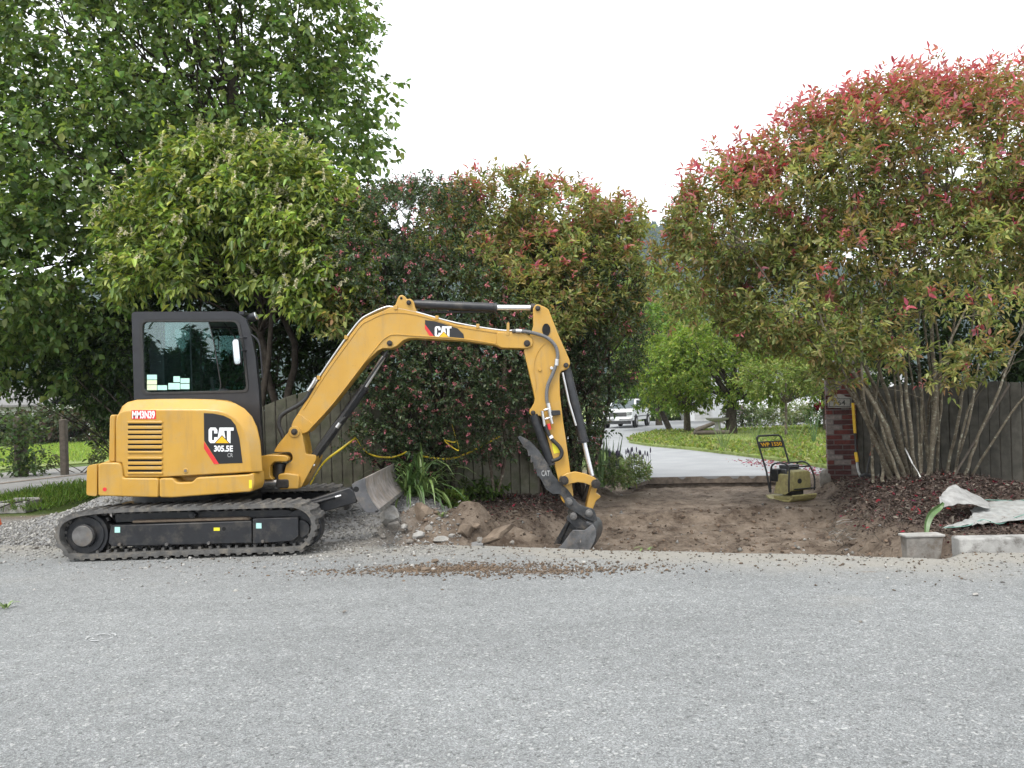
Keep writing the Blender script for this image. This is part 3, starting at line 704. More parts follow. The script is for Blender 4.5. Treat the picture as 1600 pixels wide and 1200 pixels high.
cw = pr('counterweight', fillet([(134.5, 774), (135.5, 731), (139, 727), (151.5, 724.5), (151.5, 776)], 4, 3), 8.09, 1.76, 'machine_yellow', exc, .05, 4)
sk = pr('rear_skirt', fillet([(153, 726), (158, 723), (186, 723), (190, 729), (191.5, 746.8), (247.3, 747.2), (247.3, 777.3), (153, 775)], 3, 2), 8.02, .35, 'machine_yellow', exc, .014, 3)
pr('side_skirt', fillet([(248.6, 747.2), (269, 747), (276, 754), (300, 753.3), (307, 746), (388, 741.5), (396, 738.5), (397, 758), (393, 768.3), (270, 777.5), (248.6, 777.3)], 3, 2), 8.02, .35, 'machine_yellow', exc, .014, 3)
pr('platform', [(160, 730), (372, 730), (372, 769), (270, 776), (160, 774)], 8.2, 1.6, 'machine_yellow', exc, .02)
pr('far_cover', [(150, 727), (215, 700), (340, 700), (340, 740), (150, 774)], 9.78, .12, 'machine_yellow', exc, .03)
sticker('handle_recess', [(277, 747), (300, 746.5), (297, 752), (280, 752.5)], 8.30, 'slot_shade')
# louvres
def vent(ys, x0, x1):
    mb = MB(); mb.prism(P(rect(x0, ys[0] - 4, x1, ys[-1] + 4), DB - .002), .004); v = mb.build('air_vent', 'slot_shade', hood)
    for k in range(len(ys) + 1):
        y = ys[0] - 4.2 if k == 0 else (ys[-1] + 4.2 if k == len(ys) else (ys[k - 1] + ys[k]) / 2)
        hgt = 2.6 if 0 < k < len(ys) else 2.0
        sx = 1.2 if 0 < k < len(ys) else 1.5
        pr('louvre', fillet(rect(x0 - sx, y - hgt, x1 + sx, y + hgt), 1.6, 2), DB - .013, .016, 'machine_yellow', v, .006)
vent([664, 671.6, 679.2, 686.9, 694.7, 702.4], 200, 252.5); vent([720, 727.7, 735.2], 200, 252.5)
dD = DB - .003
panel = sticker('maker_decal', [(318.4, 645.5), (332.5, 646), (349, 649.4), (360.6, 655), (368, 664.4), (374, 685), (379, 723.4), (342, 724.7), (319, 688.7)], dD, 'decal_black')
sticker('decal_stripe', [(318.6, 690), (342.3, 725.2), (334.4, 725.2), (318.8, 701)], dD, 'decal_red', panel)
def cat_logo(x0, y0, x1, y1, d, parent):
    def q(pts): return [(x0 + a * (x1 - x0), y1 + b * (y0 - y1)) for a, b in pts]
    Cg = [(.35, .62), (.35, .84), (.28, 1), (.07, 1), (0, .86), (0, .14), (.07, 0), (.28, 0), (.35, .16), (.35, .38), (.22, .38), (.22, .22), (.20, .18), (.15, .18), (.13, .22), (.13, .78), (.15, .82), (.20, .82), (.22, .78), (.22, .62)]
    Ag = [(.32, 0), (.435, 1), (.60, 1), (.70, 0), (.58, 0), (.565, .18), (.46, .18), (.445, 0)]
    Tg = [(.61, 1), (1, 1), (1, .80), (.875, .80), (.875, 0), (.735, 0), (.735, .80), (.61, .80)]
    mb = MB()
    for g_, dd in ((Cg, 0), (Ag, .0004), (Tg, 0)): mb.prism(P(q(g_), d - dd), .001)
    mb.build('lettering', 'decal_white', parent)
    MB().prism(P(q([(.22, -.03), (.535, .52), (.86, -.03)]), d - .0012), .0006).build('logo_triangle_edge', 'decal_black', parent)
    MB().prism(P(q([(.27, 0), (.535, .45), (.81, 0)]), d - .002), .0006).build('logo_triangle', 'decal_yellow', parent)
cat_logo(326, 668, 365, 692.3, dD - .001, panel)
text_obj('305.5E', 'lettering', 'decal_white', panel, 334.3, 696, 364, 705.8, dD - .001, .035)
text_obj('CR', 'lettering', 'decal_grey', panel, 355.3, 708, 364, 714.3, dD - .001, .01)
plate = sticker('number_plate', rect(205.5, 640.8, 243.5, 655), dD, 'decal_red')
text_obj('MM3N39', 'lettering', 'decal_white', plate, 206.5, 641.8, 242, 654.2, dD - .001, .035)
c = W(163.5, 764.7, 8.017); MB().disc(c, .02, .004, 18).build('reflector', 'decal_red', exc)
c = W(289.8, 735.6, DB - .006); lk = MB().disc(c, .028, .02, 18).build('lock_boss', 'machine_yellow', exc, .004, 40); MB().disc(c + Vector((0, -.004, 0)), .014, .01, 14).build('lock_barrel', 'steel_worn', lk)
sticker('warning_sticker', rect(389, 750, 393.5, 763), 8.017, 'sticker_yellow')
# --- cab
DC = 8.93; CE = 9.86
cab_out = fillet([(205.5, 490), (209, 487), (366, 486.5), (383, 497), (391, 516), (399, 557), (404.5, 612), (411, 745), (213, 745)], 5, 4)
cab_in = fillet([(219.8, 500.5), (372.5, 500.5), (382, 549), (387.8, 612), (223, 615.5)], 9, 5)
def polar(poly, ctr, angs):
    out = []
    for a in angs:
        dx, dy = math.cos(a), math.sin(a); best = None
        for i in range(len(poly)):
            x1, y1 = poly[i - 1]; x2, y2 = poly[i]; ex, ey = x2 - x1, y2 - y1
            den = dx * ey - dy * ex
            if abs(den) < 1e-9: continue
            t = ((x1 - ctr[0]) * ey - (y1 - ctr[1]) * ex) / den; s = ((x1 - ctr[0]) * dy - (y1 - ctr[1]) * dx) / den
            if t > 0 and -1e-6 <= s <= 1 + 1e-6 and (best is None or t > best): best = t
        out.append((ctr[0] + dx * best, ctr[1] + dy * best))
    return out
def frame_ring(name, outer, inner, d, y0, dy, mat, parent, bevel=.01, back=0):
    ctr = (sum(p[0] for p in inner) / len(inner), sum(p[1] for p in inner) / len(inner))
    angs = sorted([math.atan2(p[1] - ctr[1], p[0] - ctr[0]) for p in outer + inner])
    angs = [a for i, a in enumerate(angs) if i == 0 or a - angs[i - 1] > .004]
    A = P(polar(outer, ctr, angs), d); B = P(polar(inner, ctr, angs), d)
    for p in A + B:
        p.y = y0
        if back: p.x -= back * min(max((p.x + 4.26) / 1.35, 0), 1)
    dv = Vector((0, dy, 0)); mb = MB(); mb.rings([A, B, [p + dv for p in B], [p + dv for p in A], A], cap=False)
    return mb.build(name, mat, parent, bevel, 40)
cab = frame_ring('cab_frame', cab_out, cab_in, DC, DC, .07, 'cab_black', exc, .014)
frame_ring('cab_frame', cab_out, cab_in, DC, CE - .07, .07, 'cab_black', exc, .014, .26)
big = [(x + (-1.3 if x < 300 else 1.3), y + (-1.2 if y < 560 else 1.2)) for x, y in cab_in]
frame_ring('window_seal', big, [(x + (2.6 if x < 300 else -2.6), y + (2.4 if y < 560 else -2.4)) for x, y in cab_in], DC, DC - .008, .03, 'hose_black', cab, .004)
rq = P(fillet([(206, 491), (209, 487), (366, 486.8), (381, 496), (376, 498), (208, 498)], 2, 2), DC); ra = [Vector((p.x, DC + .03, p.z)) for p in rq]; rb = [Vector((p.x - .25 * min(max((p.x + 4.26) / 1.35, 0), 1), CE - .03, p.z)) for p in rq]
MB().rings([ra, rb]).build('roof', 'cab_black', exc, .012, 40)
pr('rear_post', [(206, 490), (217, 490), (222, 620), (222, 740), (213, 740)], DC + .05, .06, 'cab_black', exc, .006)
pr('rear_wall', [(209, 612), (214, 612), (219, 742), (213, 742)], DC + .06, CE - DC - .12, 'cab_black', exc, .006)
pr('cab_floor', [(215, 700), (368, 700), (368, 742), (215, 742)], DC + .06, CE - DC - .12, 'cab_black', exc, .006)
# glass: rear fixed pane and slanting sliding pane, far pane, front pane
pane = lambda name, pts, y: (lambda q: MB().add([Vector((p.x, y, p.z)) for p in q], [list(range(len(q)))]).build(name, 'glass', exc))(P(pts, DC))
wa = pane('window_pane', [(221, 502), (324, 502), (332, 530), (342, 588), (345, 605), (340, 612), (222, 614)], DC + .02)
pane('window_pane', [(255, 502), (297, 502), (297, 613), (255, 613)], DC + .045)
pane('far_window_pane', [(221, 502), (340, 502), (352, 611), (222, 614)], CE - .03)
MB().tube(smooth_path([W(325.5, 501.5, DC + .018), W(334, 535, DC + .018), W(342.5, 585, DC + .018), W(345, 604, DC + .018), W(340, 612.5, DC + .018)], 4), .006, 6).build('pane_edge', 'hose_black', exc)
MB().box((W(298, 556, DC + .03).x, DC + .035, W(298, 556, DC + .03).z), (.012, .012, .80)).build('pane_channel', 'cab_black', exc)
MB().box((W(254, 556, DC + .03).x, DC + .035, W(254, 556, DC + .03).z), (.01, .012, .80)).build('pane_channel', 'cab_black', exc)
mb = MB(); fq = [W(383, 500, DC + .08), W(403, 605, DC + .08), W(407, 690, DC + .08)]; fq = [p + Vector((-.012, 0, 0)) for p in fq]; fq = fq + [Vector((p.x - .25, CE - .08, p.z)) for p in fq[::-1]]
mb.add(fq, [list(range(6))]).build('windscreen', 'glass', exc)
for (x0, y0, x1, y1, m_) in [(229.7, 585.5, 245, 593, 'sticker_mint'), (229.7, 593.8, 245, 600.7, 'sticker_cream'), (229.7, 601.5, 245, 609.5, 'sticker_cream'), (246, 602, 261, 609.3, 'sticker_mint'), (263, 598.5, 281, 608.5, 'sticker_mint'), (271, 588, 281, 597, 'sticker_mint'), (282, 591, 296, 598.5, 'sticker_mint'), (282, 599.6, 296, 608, 'sticker_mint')]:
    q = P(rect(x0, y0, x1, y1), DC + .016); MB().prism(q, .002).build('paper_note', m_, wa)
# seat, console, levers
mb = MB(); c = W(275, 640, 9.35); mb.box((c.x, 9.35, c.z), (.5, .5, .16)); pr('seat', fillet([(238, 650), (232, 545), (236, 530), (250, 530), (256, 545), (262, 628), (312, 630), (315, 650)], 6, 3), 9.12, .46, 'seat_fabric', exc, .03)
pr('console', fillet([(318, 612), (352, 606), (352, 680), (318, 680)], 5, 2), 9.02, .14, 'seat_fabric', exc, .02)
MB().tube([W(335, 615, 9.1), W(330, 590, 9.1)], [.012, .022], 8).build('control_lever', 'hose_black', exc, 0, 40)
# mirror, lamp, rails
mr = pr('wing_mirror', fillet([(362, 533), (365, 529), (373, 529), (377, 569), (368, 571), (364.5, 566)], 3, 3), DC - .09, .05, 'cab_black', exc, .008)
q = P(fillet([(363.3, 534), (365.6, 530.5), (372, 530.5), (375.6, 567.5), (368.4, 569.5), (366, 565)], 2.5, 3), DC - .092); MB().prism(q, .002).build('mirror_glass', 'mirror', mr)
for yy in (527, 547): MB().tube([W(373, yy + 2, DC - .06), W(379, yy, DC - .05), W(386, yy + 1, DC + .01)], .009, 6).build('mirror_arm', 'cab_black', mr)
lp = MB().tube([W(386.5, 500, DC + .2), W(392, 497, DC + .2), W(400, 494, DC + .2)], [.03, .05, .055], 12).build('work_lamp', 'cab_black', exc, 0, 40)
MB().tube([W(400, 494, DC + .2), W(401.3, 493.5, DC + .2)], [.05, .045], 12).build('lamp_lens', 'lamp_glass', lp)
MB().tube(smooth_path([W(393, 523, DC), W(404, 534, DC), W(408, 560, DC), W(410, 590, DC)], 4), .01, 6).build('grab_rail', 'cab_black', exc)
MB().tube(smooth_path([W(405.5, 660, DC), W(409, 690, DC), W(409.5, 715, DC)], 4), .014, 6).build('cab_hose', 'hose_black', exc)
pr('roof_bracket', rect(373, 486.5, 381, 492), DC + .1, .3, 'cab_black', exc, .004)
MB().tube(smooth_path([W(350, 505, 9.3), W(358, 515, 9.3), W(368, 528, 9.3)], 4), .008, 6).build('wiper_arm', 'hose_black', exc)
# --- swing bracket and boom
sb = pr('swing_mount', fillet([(404, 713), (422, 710.5), (446, 711.5), (451, 716), (449, 721.5), (428, 721.5), (421.5, 728), (421.5, 744), (428, 749.5), (404, 750)], 3, 2), 8.70, .40, 'machine_yellow', exc, .012)
MB().tube([W(437, 724, 8.85), W(437, 748, 8.85)], .075, 16).build('king_pin', 'machine_black', exc, 0, 40)
post = pr('swing_post', fillet([(428.4, 704.5), (435, 693.5), (452, 673.5), (455, 667.5), (462, 665.5), (469, 670), (472, 679), (476, 699), (477.5, 710), (494, 711), (494, 718), (470, 762.5), (458, 764.5), (436.5, 764), (435.5, 745.5), (444, 740), (446, 728), (451, 723), (457, 720), (457, 711), (453, 706.5), (429, 706.5)], 3, 2), 8.76, .30, 'machine_yellow', exc, .012)
pr('post_boss', fillet([(434, 741), (447, 739), (467, 742), (467, 764), (436, 765)], 3, 2), 8.71, .4, 'machine_yellow', post, .012)
MB().tube([W(407, 753.5, 8.75), W(433, 753.5, 8.75)], .028, 12).build('swing_rod', 'chrome', exc, 0, 40)
pr('swing_clevis', fillet([(431, 749), (451, 749), (451, 763), (431, 763)], 3, 2), 8.70, .08, 'pin_dark', exc, .01)
BOOM = [(455, 665), (457.5, 659), (473, 634), (510, 576), (543, 529.5), (561, 505.5), (568, 499.5), (576, 495), (605, 482.5), (618, 476), (621.5, 466), (624, 461.5), (628.5, 460.5), (632.5, 463), (635, 467.5), (641, 466.5), (645.5, 470), (648, 479), (651, 487.5), (711.7, 506.5), (781, 517), (818, 519.5), (829, 525), (833.5, 533), (832.5, 541), (826, 545), (783, 544), (774, 539.5), (722.7, 532.5), (649, 528.5), (638, 529), (630, 532), (620, 541), (611, 544.5), (598, 544.5), (590, 548.5), (572, 565), (521, 631), (482, 674), (470, 678), (458, 677)]
DM = 8.80
boom = pr('boom', BOOM, DM, .22, 'machine_yellow', exc, .008)
flo = [(482, 672), (521, 629), (572, 562.5), (588, 543), (597, 532), (606, 525.5), (616, 522.5), (649, 524.5), (722.7, 529.5), (774, 537)]
MB().tube(smooth_path(P(flo, DM - .003), 3), .008, 6).build('boom_weld', 'machine_yellow', boom, 0, 60)
upw = [(474, 640), (511, 581.5), (545, 534), (564, 508.5), (577, 500.5), (606, 489), (651, 492), (712, 509.5), (780, 520.5)]
MB().tube(smooth_path(P(upw, DM - .002), 3), .006, 6).build('boom_weld', 'machine_yellow', boom, 0, 60)
pr('boom_doubler', fillet([(776, 519), (818, 520.5), (829, 526), (833, 533), (832, 540.5), (825, 544.5), (784, 543.5), (776, 539)], 3, 2), DM - .012, .244, 'machine_yellow', boom, .006)
pr('boom_foot', fillet([(457, 659), (466, 645.5), (491, 663), (481, 675), (470, 678.5), (456, 676)], 3, 2), DM - .014, .248, 'machine_yellow', boom, .006)
for (px, py, r, mat_) in [(459.5, 674.7, .035, 'pin_dark'), (608.5, 536, .03, 'pin_dark'), (638.5, 472.5, .026, 'pin_dark'), (823.5, 536.3, .036, 'pin_dark')]:
    pin(px, py, DM - (.07 if px < 470 else .03), r, exc, .34)
c = W(459.5, 674.7, 8.745); MB().disc(c, .062, .02, 22).build('pin_boss', 'machine_yellow', post, .004, 40)
c = W(627, 466, DM - .004); MB().disc(c, .014, .01, 14).build('lifting_eye', 'slot_shade', exc)
for off in (0, .035, .07):
    MB().tube(smooth_path([p + Vector((0, off, .008)) for p in P([(478, 622), (511, 571.5), (543, 526), (562, 502), (576, 492.5), (604, 480.5), (622, 483), (651, 489), (712, 505.5), (781, 517), (808, 517)], DM + .01)], 4), .0105, 8).build('hydraulic_pipe', 'tube_steel', exc, 0, 60)
for (px, py) in ((497, 590), (540, 527), (618, 480), (682, 496), (746, 509)): pr('pipe_clamp', rect(px - 2, py - 3, px + 3, py + 3.5), DM - .012, .12, 'machine_yellow', boom, .003)
pr('pipe_stop', fillet([(792, 504), (796, 504), (796, 524), (791, 525)], 1, 1), DM - .016, .05, 'machine_yellow', boom, .003)
sticker('maker_decal', [(664.3, 500), (679, 502), (715, 513), (724, 522), (725.5, 529.5), (700, 529), (677.5, 525.5), (664, 507)], DM - .004, 'decal_black', boom)
sticker('decal_stripe', [(664, 506.5), (678.3, 525.8), (671.5, 525.3), (663.8, 513.5)], DM - .0045, 'decal_red', boom)
cat_logo(679.3, 509.8, 705.5, 526.2, DM - .0055, boom)
for k, off in enumerate((-.02, .05, .12)):
    MB().tube(smooth_path(P([(488, 606), (478, 623), (466, 633), (448, 643), (438, 652), (436, 665), (441, 678), (445, 690)], DM + .03 + off), 5), .024, 8).build('hydraulic_hose', 'hose_black', exc, 0, 60)
for k in range(3): MB().tube([W(481 + k * 3, 611 - k * 5, DM - .02 + k * .02), W(490 + k * 2, 598 - k * 4, DM - .02 + k * .02)], .017, 8).build('hose_fitting', 'tube_steel', exc, 0, 60)
# cylinders
def ram(p0, p1, p2, rb, rr, d):
    b = MB().tube([W(*p0, d), W(*p0, d).lerp(W(*p1, d), .04), W(*p1, d)], [rb * .8, rb, rb], 18).build('cylinder_barrel', 'machine_black', exc, .004, 40)
    q = W(*p1, d); e = W(*p2, d); t = (e - q).normalized()
    MB().tube([q, q + t * .035], rb * 1.08, 18).build('cylinder_gland', 'machine_black', b, .003, 40)
    MB().tube([q, e], rr, 14).build('cylinder_rod', 'chrome', exc, 0, 40)
    MB().tube([e - t * .05, e], rr * 1.6, 12).build('rod_eye', 'pin_dark', exc, 0, 40)
ram((478, 733), (568, 608), (603, 551), .052, .027, 8.91)
for k in range(3):
    MB().tube(smooth_path(P([(477 + k * 3, 738), (488 + k * 3, 712), (505 + k * 3, 688), (524 + k * 3, 662), (534 + k * 3, 652)], 8.82 - k * .012), 4), .016, 8).build('hydraulic_hose', 'hose_black', exc, 0, 60)
MB().tube(P([(535, 652), (606, 548)], 8.84), .012, 8).build('hydraulic_pipe', 'hose_black', exc, 0, 60)
for (a, b) in (((526, 668), (531, 661)), ((487, 724), (491, 728))): MB().tube(P([a, b], 8.80), .022, 8).build('hose_fitting', 'tube_steel', exc, 0, 60)
ram((645, 475), (772, 480.5), (836, 481), .05, .03, 8.91)
MB().tube(P([(655, 488), (775, 487)], 8.93), .014, 8).build('hydraulic_pipe', 'hose_black', exc, 0, 60)
# --- stick
STICK = [(833, 482), (835.5, 477), (840, 475), (850, 479), (857, 483), (872.8, 523.5), (889.5, 561), (891, 568), (888.5, 574.5), (884, 578), (877.5, 579.5), (875, 584), (874.3, 592), (875, 616), (880, 659), (884.5, 688), (891, 736), (896, 772), (895, 783), (889, 788), (881, 786), (877, 780), (872, 748), (865, 722), (854, 678), (847, 652), (843, 649.5), (838, 651.5), (832, 650.5), (827.5, 646), (827.5, 641), (831, 636.5), (834.5, 630), (835.7, 623), (832.5, 607.5), (818.5, 548), (821, 534), (830, 520.5), (833.4, 508)]
stick = pr('stick', STICK, 8.815, .19, 'machine_yellow', exc, .008)
MB().tube(smooth_path(P([(836.5, 612), (838, 600), (835, 580), (836, 562), (843, 546), (853, 536)], 8.812), 5), .004, 5).build('stick_weld', 'machine_yellow', stick, 0, 60)
c = W(853.5, 515, 8.806); e_ = [c + Vector((math.cos(a) * .045, 0, math.sin(a) * .068)) for a in [k * math.pi / 10 for k in range(20)]]; MB().prism(e_, .01).build('stick_opening', 'slot_shade', stick)
for (px, py, r) in ((840.5, 481.5, .028), (884.5, 570.5, .028), (833, 645, .026)): pin(px, py, 8.79, r, exc, .24)
c = W(843.5, 577.5, 8.80); MB().disc(c, .02, .02, 12).build('stick_boss', 'machine_yellow', stick, .004)
MB().tube(smooth_path(P([(800, 517), (812, 517), (832.5, 520), (853.5, 527), (866, 538), (871, 551), (870, 566), (864, 583), (856, 602), (854, 622), (858, 638)], 8.775), 6), .0195, 10).build('armoured_hose', 'hose_braid', exc, 0, 60)
for (a, b) in (((806, 517), (815, 517.7)), ((870.3, 561), (869.5, 571)), ((856, 630), (859, 644))): MB().tube(P([a, b], 8.775), .024, 10).build('hose_fitting', 'tube_steel', exc, 0, 60)
MB().disc(W(862, 575, 8.76), .018, .04, 12).build('hose_clip', 'tube_steel', exc, .003)
# valve block at mid stick
pr('valve_block', [(861, 641), (875, 641), (876, 648), (862, 650)], 8.76, .05, 'machine_black', exc, .006)
for (a, b, r) in (((847, 642), (851, 666), .016), ((858, 640), (861, 656), .018), ((850, 641), (860, 638), .013), ((852, 655), (863, 651), .012)): MB().tube(P([a, b], 8.765), r, 8).build('valve_fitting', 'tube_steel', exc, 0, 60)
MB().tube(P([(860, 652), (863, 662)], 8.765), .016, 8).build('valve_fitting', 'tube_steel', exc, 0, 60)
MB().tube(P([(857, 662), (859, 671)], 8.77), .02, 8).build('valve_cap', 'decal_red', exc, 0, 60)
MB().tube(smooth_path(P([(852, 664), (857, 678), (863, 687), (873, 697), (878, 707), (874, 716), (862, 720.5)], 8.77), 5), .021, 8).build('hydraulic_hose', 'hose_black', exc, 0, 60)
MB().tube(P([(859.5, 681), (862, 685)], 8.77), .025, 8).build('hose_band', 'decal_white', exc, 0, 60)
sticker('warning_sticker', [(862, 693), (872, 692), (875, 707), (865.5, 709)], 8.811, 'sticker_yellow', stick)
ram((884, 575), (911.5, 687), (926.5, 750), .054, .027, 8.90)
MB().tube(P([(879, 582), (889, 628), (900, 665)], 8.83), .013, 8).build('hydraulic_pipe', 'tube_steel', exc, 0, 60)
MB().tube(P([(834, 648), (862, 727)], 8.84), .05, 16).build('thumb_cylinder', 'machine_black', exc, .004, 40)
# --- linkage
lk_ = [(875, 749), (879, 743), (887, 739), (899, 737), (914, 740), (928, 745.5), (935, 751), (936.5, 757.5), (932, 763), (925, 760), (914, 755), (903, 753.5), (893, 755.5), (886, 759), (879, 758)]
for y0 in (8.74, 9.03): pr('bucket_link', lk_, y0, .05, 'machine_yellow', exc, .006)
pr('link_rod', fillet([(924, 760), (933.5, 763), (931, 771), (938, 774), (938.5, 777), (931, 783), (926, 797), (915.5, 794)], 2, 2), 8.82, .17, 'machine_yellow', exc, .008)
for (px, py) in ((881.5, 751), (931.3, 756.3)): pin(px, py, 8.70, .05, exc, .4)
CO = fillet([(883, 780), (888, 776.5), (895, 777), (903, 786), (914, 792), (927, 795), (930, 800), (933.5, 812), (931, 815.5), (923.8, 815), (912, 809), (897, 799), (886, 793), (882, 787)], 3, 2)
cp_ = None
for y0 in (8.73, 9.04): cp_ = pr('coupler_plate', CO, y0, .045, 'bucket_steel', exc, .006)
for (px, py) in ((889, 784.7), (920.6, 802.2), (896, 807)): pin(px, py, 8.69, .04, exc, .42, 'steel_worn', 'bucket_pin')
# --- bucket, yawed a little towards the road
pv = W(896, 807, 8.93); Ry = Matrix.Rotation(math.radians(-14), 3, 'Z')
def yawed(mb):
    mb.v = [Ry @ (v - pv) + pv for v in mb.v]; return mb
side = [(891, 803), (897, 801), (906, 806), (921, 808), (931, 812), (936, 820), (937, 829), (934, 838), (927, 851), (874, 858), (884, 840), (897, 820), (889, 812)]
bd = 8.93
outer = [(921, 809), (931, 812), (936.5, 820), (937.5, 830), (935, 840), (928, 852), (913, 857), (874, 860)]
inner = [(921, 813), (929, 815.5), (933, 821.5), (934, 830), (931.5, 838.5), (925.5, 848.5), (911.5, 853.5), (874, 857.5)]
def ysh(pts, y):
    q = P(pts, bd)
    for p in q: p.y = y
    return q
bkt = yawed(MB().prism(ysh(outer + inner[::-1], 8.68), .5)).build('bucket', 'bucket_steel', exc, .004, 40)
sp = fillet([(901, 822), (919, 822), (931, 812), (936, 820), (937, 829), (934, 839), (927, 852), (912, 856), (874, 859.5)], 2, 2)
for y0 in (8.66, 9.18): yawed(MB().prism(ysh(sp, y0), .025)).build('side_plate', 'bucket_side', bkt, .004, 40)
ear = fillet([(887, 808), (890, 802), (897, 800), (905, 805), (920, 812), (934, 824), (932, 836), (921, 826), (902, 822)], 3, 2)
for y0 in (8.80, 9.02): yawed(MB().prism(ysh(ear, y0), .04)).build('bucket_ear', 'bucket_steel', bkt, .005, 40)
yawed(MB().prism(ysh([(885, 811), (890, 808), (868, 856), (858, 858)], 9.16), .06)).build('side_cutter', 'bucket_steel', bkt, .004)
yawed(MB().prism(ysh([(858, 857), (884, 811), (902, 822), (876, 859)], 9.185), .02)).build('side_wing', 'bucket_steel', bkt, .004)
for k in range(5): yawed(MB().prism(ysh([(876, 856), (866, 862), (864, 866), (877, 861)], 8.70 + k * .11), .05)).build('bucket_tooth', 'steel_worn', bkt, .004)
text_obj('CAT', 'lettering', 'steel_worn', bkt, 897, 842.5, 909, 849, 8.60, .03)
# --- thumb
TH_ = [(809, 683), (812.6, 681), (822, 685.5), (830, 691), (843, 705), (856.7, 726), (864, 741.6), (874, 753), (887, 764.6), (895.5, 776), (893, 784), (884, 786), (880, 778), (874, 772), (864, 772.5), (853, 764.6), (845, 749), (842, 744), (839.5, 745), (837.5, 733), (834, 735), (833, 722), (829, 723.5), (829, 712), (825, 713), (824, 703), (818, 699)]
th = pr('thumb', TH_, 8.80, .05, 'bucket_steel', exc, .004); pr('thumb', TH_, 8.98, .05, 'bucket_steel', exc, .004)
pr('thumb_web', [(826, 692), (842, 708), (862, 742), (857, 744), (838, 712), (823, 696)], 8.84, .15, 'bucket_steel', exc, .004)
text_obj('CAT', 'lettering', 'decal_grey', th, 846, 735, 859, 744, 8.797, .02)

# ------------------------------------------------------------------ vegetation
def lump(d, seed, amp):
    r = np.random.default_rng(seed); v = np.zeros(len(d))
    for k in range(7):
        w = r.normal(size=3) * (1.6 + k * 1.1); v += np.sin(d @ w + r.random() * 6.28) / (1 + .35 * k)
    return 1 + amp * v / 2.2
def clusters(lobes, n, seed, shell=.5, amp=.16, cull=.62, keep=None):
    """cluster centres (and outward normals, and how far out they are) in a union of lumpy ellipsoids"""
    r = np.random.default_rng(seed); out = []; nor = []; rad = []
    wts = np.array([l[2] if len(l) > 2 else l[1][0] * l[1][2] for l in lobes], float); wts /= wts.sum()
    for i, l in enumerate(lobes):
        c = np.array(l[0]); R = np.array(l[1], float); m = int(n * wts[i] + 1)
        d = nrm(r.normal(size=(m, 3))); f = lump(d, seed * 31 + i, amp)
        q = shell + (1 - shell) * np.sqrt(r.random(m)); q += .06 * r.normal(size=m)
        p = c + d * R * (q * f)[:, None]; ok = np.ones(m, bool)
        for j, l2 in enumerate(lobes):
            if j != i: ok &= np.linalg.norm((p - np.array(l2[0])) / np.array(l2[1]), axis=1) > cull
        out.append(p[ok]); nor.append(nrm(d / R)[ok]); rad.append((q)[ok])
    p, nn, q = np.concatenate(out), np.concatenate(nor), np.concatenate(rad)
    if keep is not None:
        k = keep(p); p, nn, q = p[k], nn[k], q[k]
    return p, nn, q
def sprigs(p, nn, k, twig, L, droop, spread, seed, upw=.35, jitter=.45):
    """k leaves on a short twig at each cluster"""
    r = np.random.default_rng(seed); n = len(p)
    ax = nrm(nn * .75 + np.array([[0, 0, upw]]) + jitter * r.normal(size=(n, 3)))
    tw = twig * (.5 + r.random(n))
    ref = nrm(np.cross(ax, r.normal(size=(n, 3)))); ref2 = np.cross(ax, ref)
    tt = (np.arange(k)[None] + r.random((n, k))) / k
    ang = np.arange(k)[None] * 2.4 + r.random((n, 1)) * 6.28 + .4 * r.normal(size=(n, k))
    rad = ref[:, None] * np.cos(ang)[..., None] + ref2[:, None] * np.sin(ang)[..., None]
    pos = p[:, None] + ax[:, None] * (tt * tw[:, None])[..., None]
    d = rad * spread + ax[:, None] * (.35 + .6 * tt[..., None]) + .25 * r.normal(size=(n, k, 3)); d[..., 2] -= droop
    ln = L * (.6 + .65 * r.random((n, k))) * (.72 + .5 * r.random((n, 1)))
    return pos.reshape(-1, 3), d.reshape(-1, 3), ln.ravel(), tt.ravel(), np.repeat(np.arange(n), k)
def mixcol(cols, wts, n, r, var=.25):
    c = np.array(cols)[r.choice(len(cols), n, p=np.array(wts) / sum(wts))]
    return c * (1 + var * (r.random((n, 1)) * 2 - 1)) * (1 + .08 * r.normal(size=(n, 3)))
def limb_mesh(starts, ends, r0, r1, seed, sag=.15, n=6, sides=6, mb=None):
    r = random.Random(seed); mb = mb or MB()
    for s, e in zip(starts, ends):
        s, e = Vector(s), Vector(e); L = (e - s).length; path = []; rr = []
        w = Vector((r.uniform(-1, 1), r.uniform(-1, 1), r.uniform(-.3, .3))) * L * .09
        bow = Vector((0, 0, 1)) * L * sag
        for k in range(n + 1):
            t = k / n; q = s.lerp(e, t) + (w * math.sin(t * 5.2 + r.random() * .4) + bow * math.sin(math.pi * t)) * (1 if 0 < k < n else 0)
            path.append(q); rr.append(r0 * (1 - t) + r1 * t)
        mb.tube(path, rr, sides)
    return mb
def plant(name, label, cat, base, group=None): return empty(name, base, label, cat, group)
def pal(cols, wts, var=.25):
    return lambda n, r, p, q, tt, up: mixcol(cols, wts, n, r, var)
